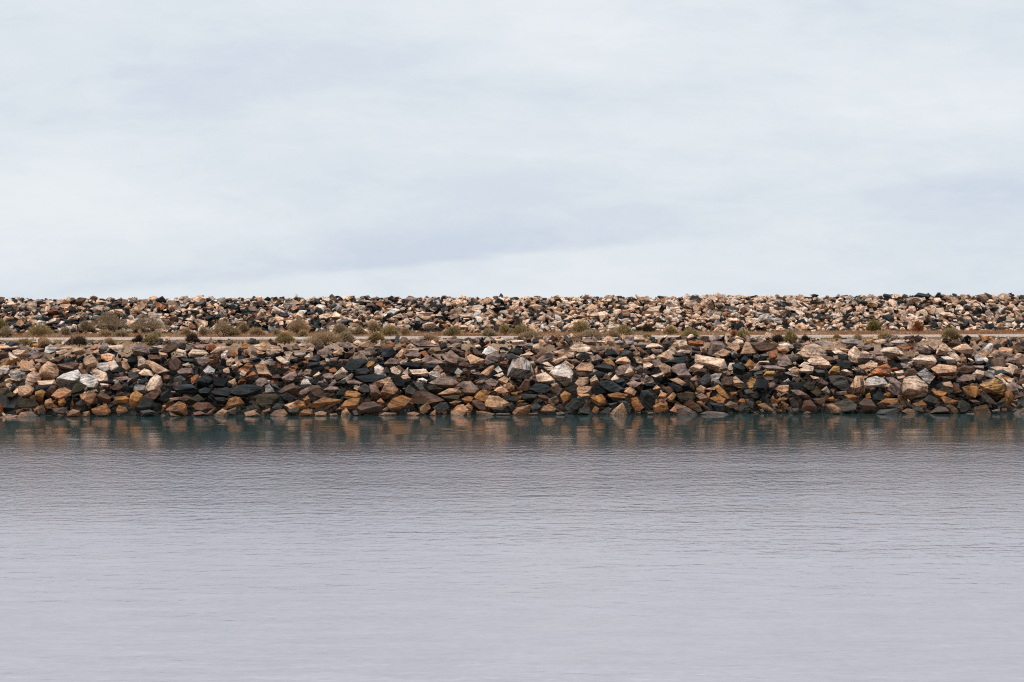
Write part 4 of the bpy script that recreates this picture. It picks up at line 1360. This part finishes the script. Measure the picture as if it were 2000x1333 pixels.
for (px, py, wp, hp, kind, label) in SHRUBS:
    P0, seg = hit(px, py)
    if seg == 0: P0.y = max(P0.y, 70.6); P0 = at_depth(px, py, P0.y)
    m = P0.y / F; big = np.interp(px, [1150, 1350], [1.22, 1.02]); w, h = wp * m * big, hp * m * (1.0 + (big - 1) * 0.5)
    root = bpy.data.objects.new('shrub', None); COL.objects.link(root); root.location = P0; root.empty_display_size = 0.2
    tag(root, label, 'shrub', 'shrubs along the berm road')
    np.random.seed(rnd.randrange(10 ** 6))
    nc = max(2, int(round(w / 0.28)) + (1 if h > 0.7 else 0)) if kind not in 'k' else 2
    compact = label.find('dome') >= 0 or label.find('ball') >= 0 or label.find('round') >= 0
    clumps = [(0, 0, h * 0.38, w * 0.36, h * 0.60)] if compact else [(0, 0, h * 0.35, w * 0.28, h * 0.55)]
    for j in range(nc):
        a = rnd.uniform(-1, 1); rr = rnd.uniform(0.2, 0.32)
        hh = h * (0.95 - 0.45 * abs(a)) * rnd.uniform(0.6, 0.95)
        clumps.append((a * w * (0.5 - rr * 0.62), rnd.uniform(-0.2, 0.2) * w, hh * 0.5, w * rr * 0.75, hh * 0.5))
    area = w * h; N = int(min(3600, 500 + 5200 * area))
    wt = np.array([c[3] * c[4] for c in clumps]); wt /= wt.sum()
    idx = np.random.choice(len(clumps), N, p=wt); cl = np.array(clumps)[idx]
    D = np.random.normal(size=(N, 3)); D[:, 2] = np.abs(D[:, 2]) * 1.05 - 0.35; D /= np.linalg.norm(D, axis=1, keepdims=True)
    lump = np.array([noise.noise(Vector(d * 3.1) + Vector((px, 0, 0))) for d in D]) * 0.35
    rad = (np.random.uniform(0.55, 1.0, N) + lump * 0.6)[:, None]
    out_ = np.random.rand(N) < 0.07; rad[out_] *= 1.22
    P = cl[:, :3] + D * rad * np.stack([cl[:, 3], cl[:, 3], cl[:, 4]], 1)
    P[:, 2] = np.maximum(P[:, 2], 0.0)
    dirn = D * 0.8 + np.random.normal(size=(N, 3)) * 0.45 + np.array([0, 0, 0.45]); dirn /= np.linalg.norm(dirn, axis=1, keepdims=True)
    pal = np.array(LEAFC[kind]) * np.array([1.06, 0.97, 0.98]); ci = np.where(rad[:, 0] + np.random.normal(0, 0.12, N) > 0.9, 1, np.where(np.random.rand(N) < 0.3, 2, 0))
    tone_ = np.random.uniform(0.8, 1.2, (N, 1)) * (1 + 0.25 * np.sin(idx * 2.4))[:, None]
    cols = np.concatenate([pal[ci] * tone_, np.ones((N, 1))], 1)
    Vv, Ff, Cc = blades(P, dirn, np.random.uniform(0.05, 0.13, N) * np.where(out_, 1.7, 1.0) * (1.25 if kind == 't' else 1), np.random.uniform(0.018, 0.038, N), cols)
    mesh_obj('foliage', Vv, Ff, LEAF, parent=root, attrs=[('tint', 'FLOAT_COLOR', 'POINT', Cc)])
    segs = []
    for c in clumps:
        mid = (c[0] * 0.5, c[1] * 0.5, c[2] * 0.5)
        segs.append(((0, 0, -0.06), mid, 0.02, 0.014)); segs.append((mid, (c[0], c[1], c[2] + c[4] * 0.4), 0.014, 0.005))
    Vs, Fs = stick_mesh(segs); mesh_obj('stem', Vs, Fs, BARK, parent=root)

# ------------------------------------------------------------------ dry grass on both verges
np.random.seed(3)
def verge(n, ya, yb, hmax, pal, thr):
    X = np.random.uniform(-34, 34, n); Yy = np.random.uniform(ya, yb, n)
    keep = np.array([noise.noise(Vector((x * 0.32, y * 0.5, 2))) + 0.5 * noise.noise(Vector((x * 1.3, y * 1.3, 8))) for x, y in zip(X, Yy)]) > thr
    X, Yy = X[keep], Yy[keep]; n = len(X)
    P = np.stack([X, Yy, np.full(n, Z1 - 0.01)], 1)
    d = np.random.normal(size=(n, 3)) * 0.45 + np.array([0, 0, 1.0]); d /= np.linalg.norm(d, axis=1, keepdims=True)
    pal = np.array(pal); patch = np.array([noise.noise(Vector((x * 0.22, y * 0.2, 20))) for x, y in zip(X, Yy)])
    ci = np.clip(((patch + 0.5) * len(pal) + np.random.normal(0, 0.6, n)).astype(int), 0, len(pal) - 1)
    cols = np.concatenate([pal[ci] * np.random.uniform(0.75, 1.25, (n, 1)), np.ones((n, 1))], 1)
    return blades(P, d, np.random.uniform(0.35, 1.0, n) * hmax, np.random.uniform(0.02, 0.045, n), cols)
gp = [(0.34, 0.18, 0.09), (0.42, 0.26, 0.14), (0.50, 0.36, 0.21), (0.46, 0.30, 0.15), (0.34, 0.27, 0.12), (0.22, 0.19, 0.08)]
parts = [verge(36000, 71.2, 78.3, 0.17, gp, -0.25), verge(44000, 82.6, 95.2, 0.24, [(0.32, 0.15, 0.075), (0.38, 0.20, 0.10), (0.46, 0.31, 0.18), (0.34, 0.19, 0.10)], -0.2)]
off = 0; A_, B_, C_ = [], [], []
for (Vv, Ff, Cc) in parts: A_.append(Vv); B_.append(Ff + off); C_.append(Cc); off += len(Vv)
gr = mesh_obj('grass', np.concatenate(A_), np.concatenate(B_), LEAF, attrs=[('tint', 'FLOAT_COLOR', 'POINT', np.concatenate(C_))])
tag(gr, 'dry orange and straw coloured grass on both verges of the gravel road', 'grass', kind='stuff')
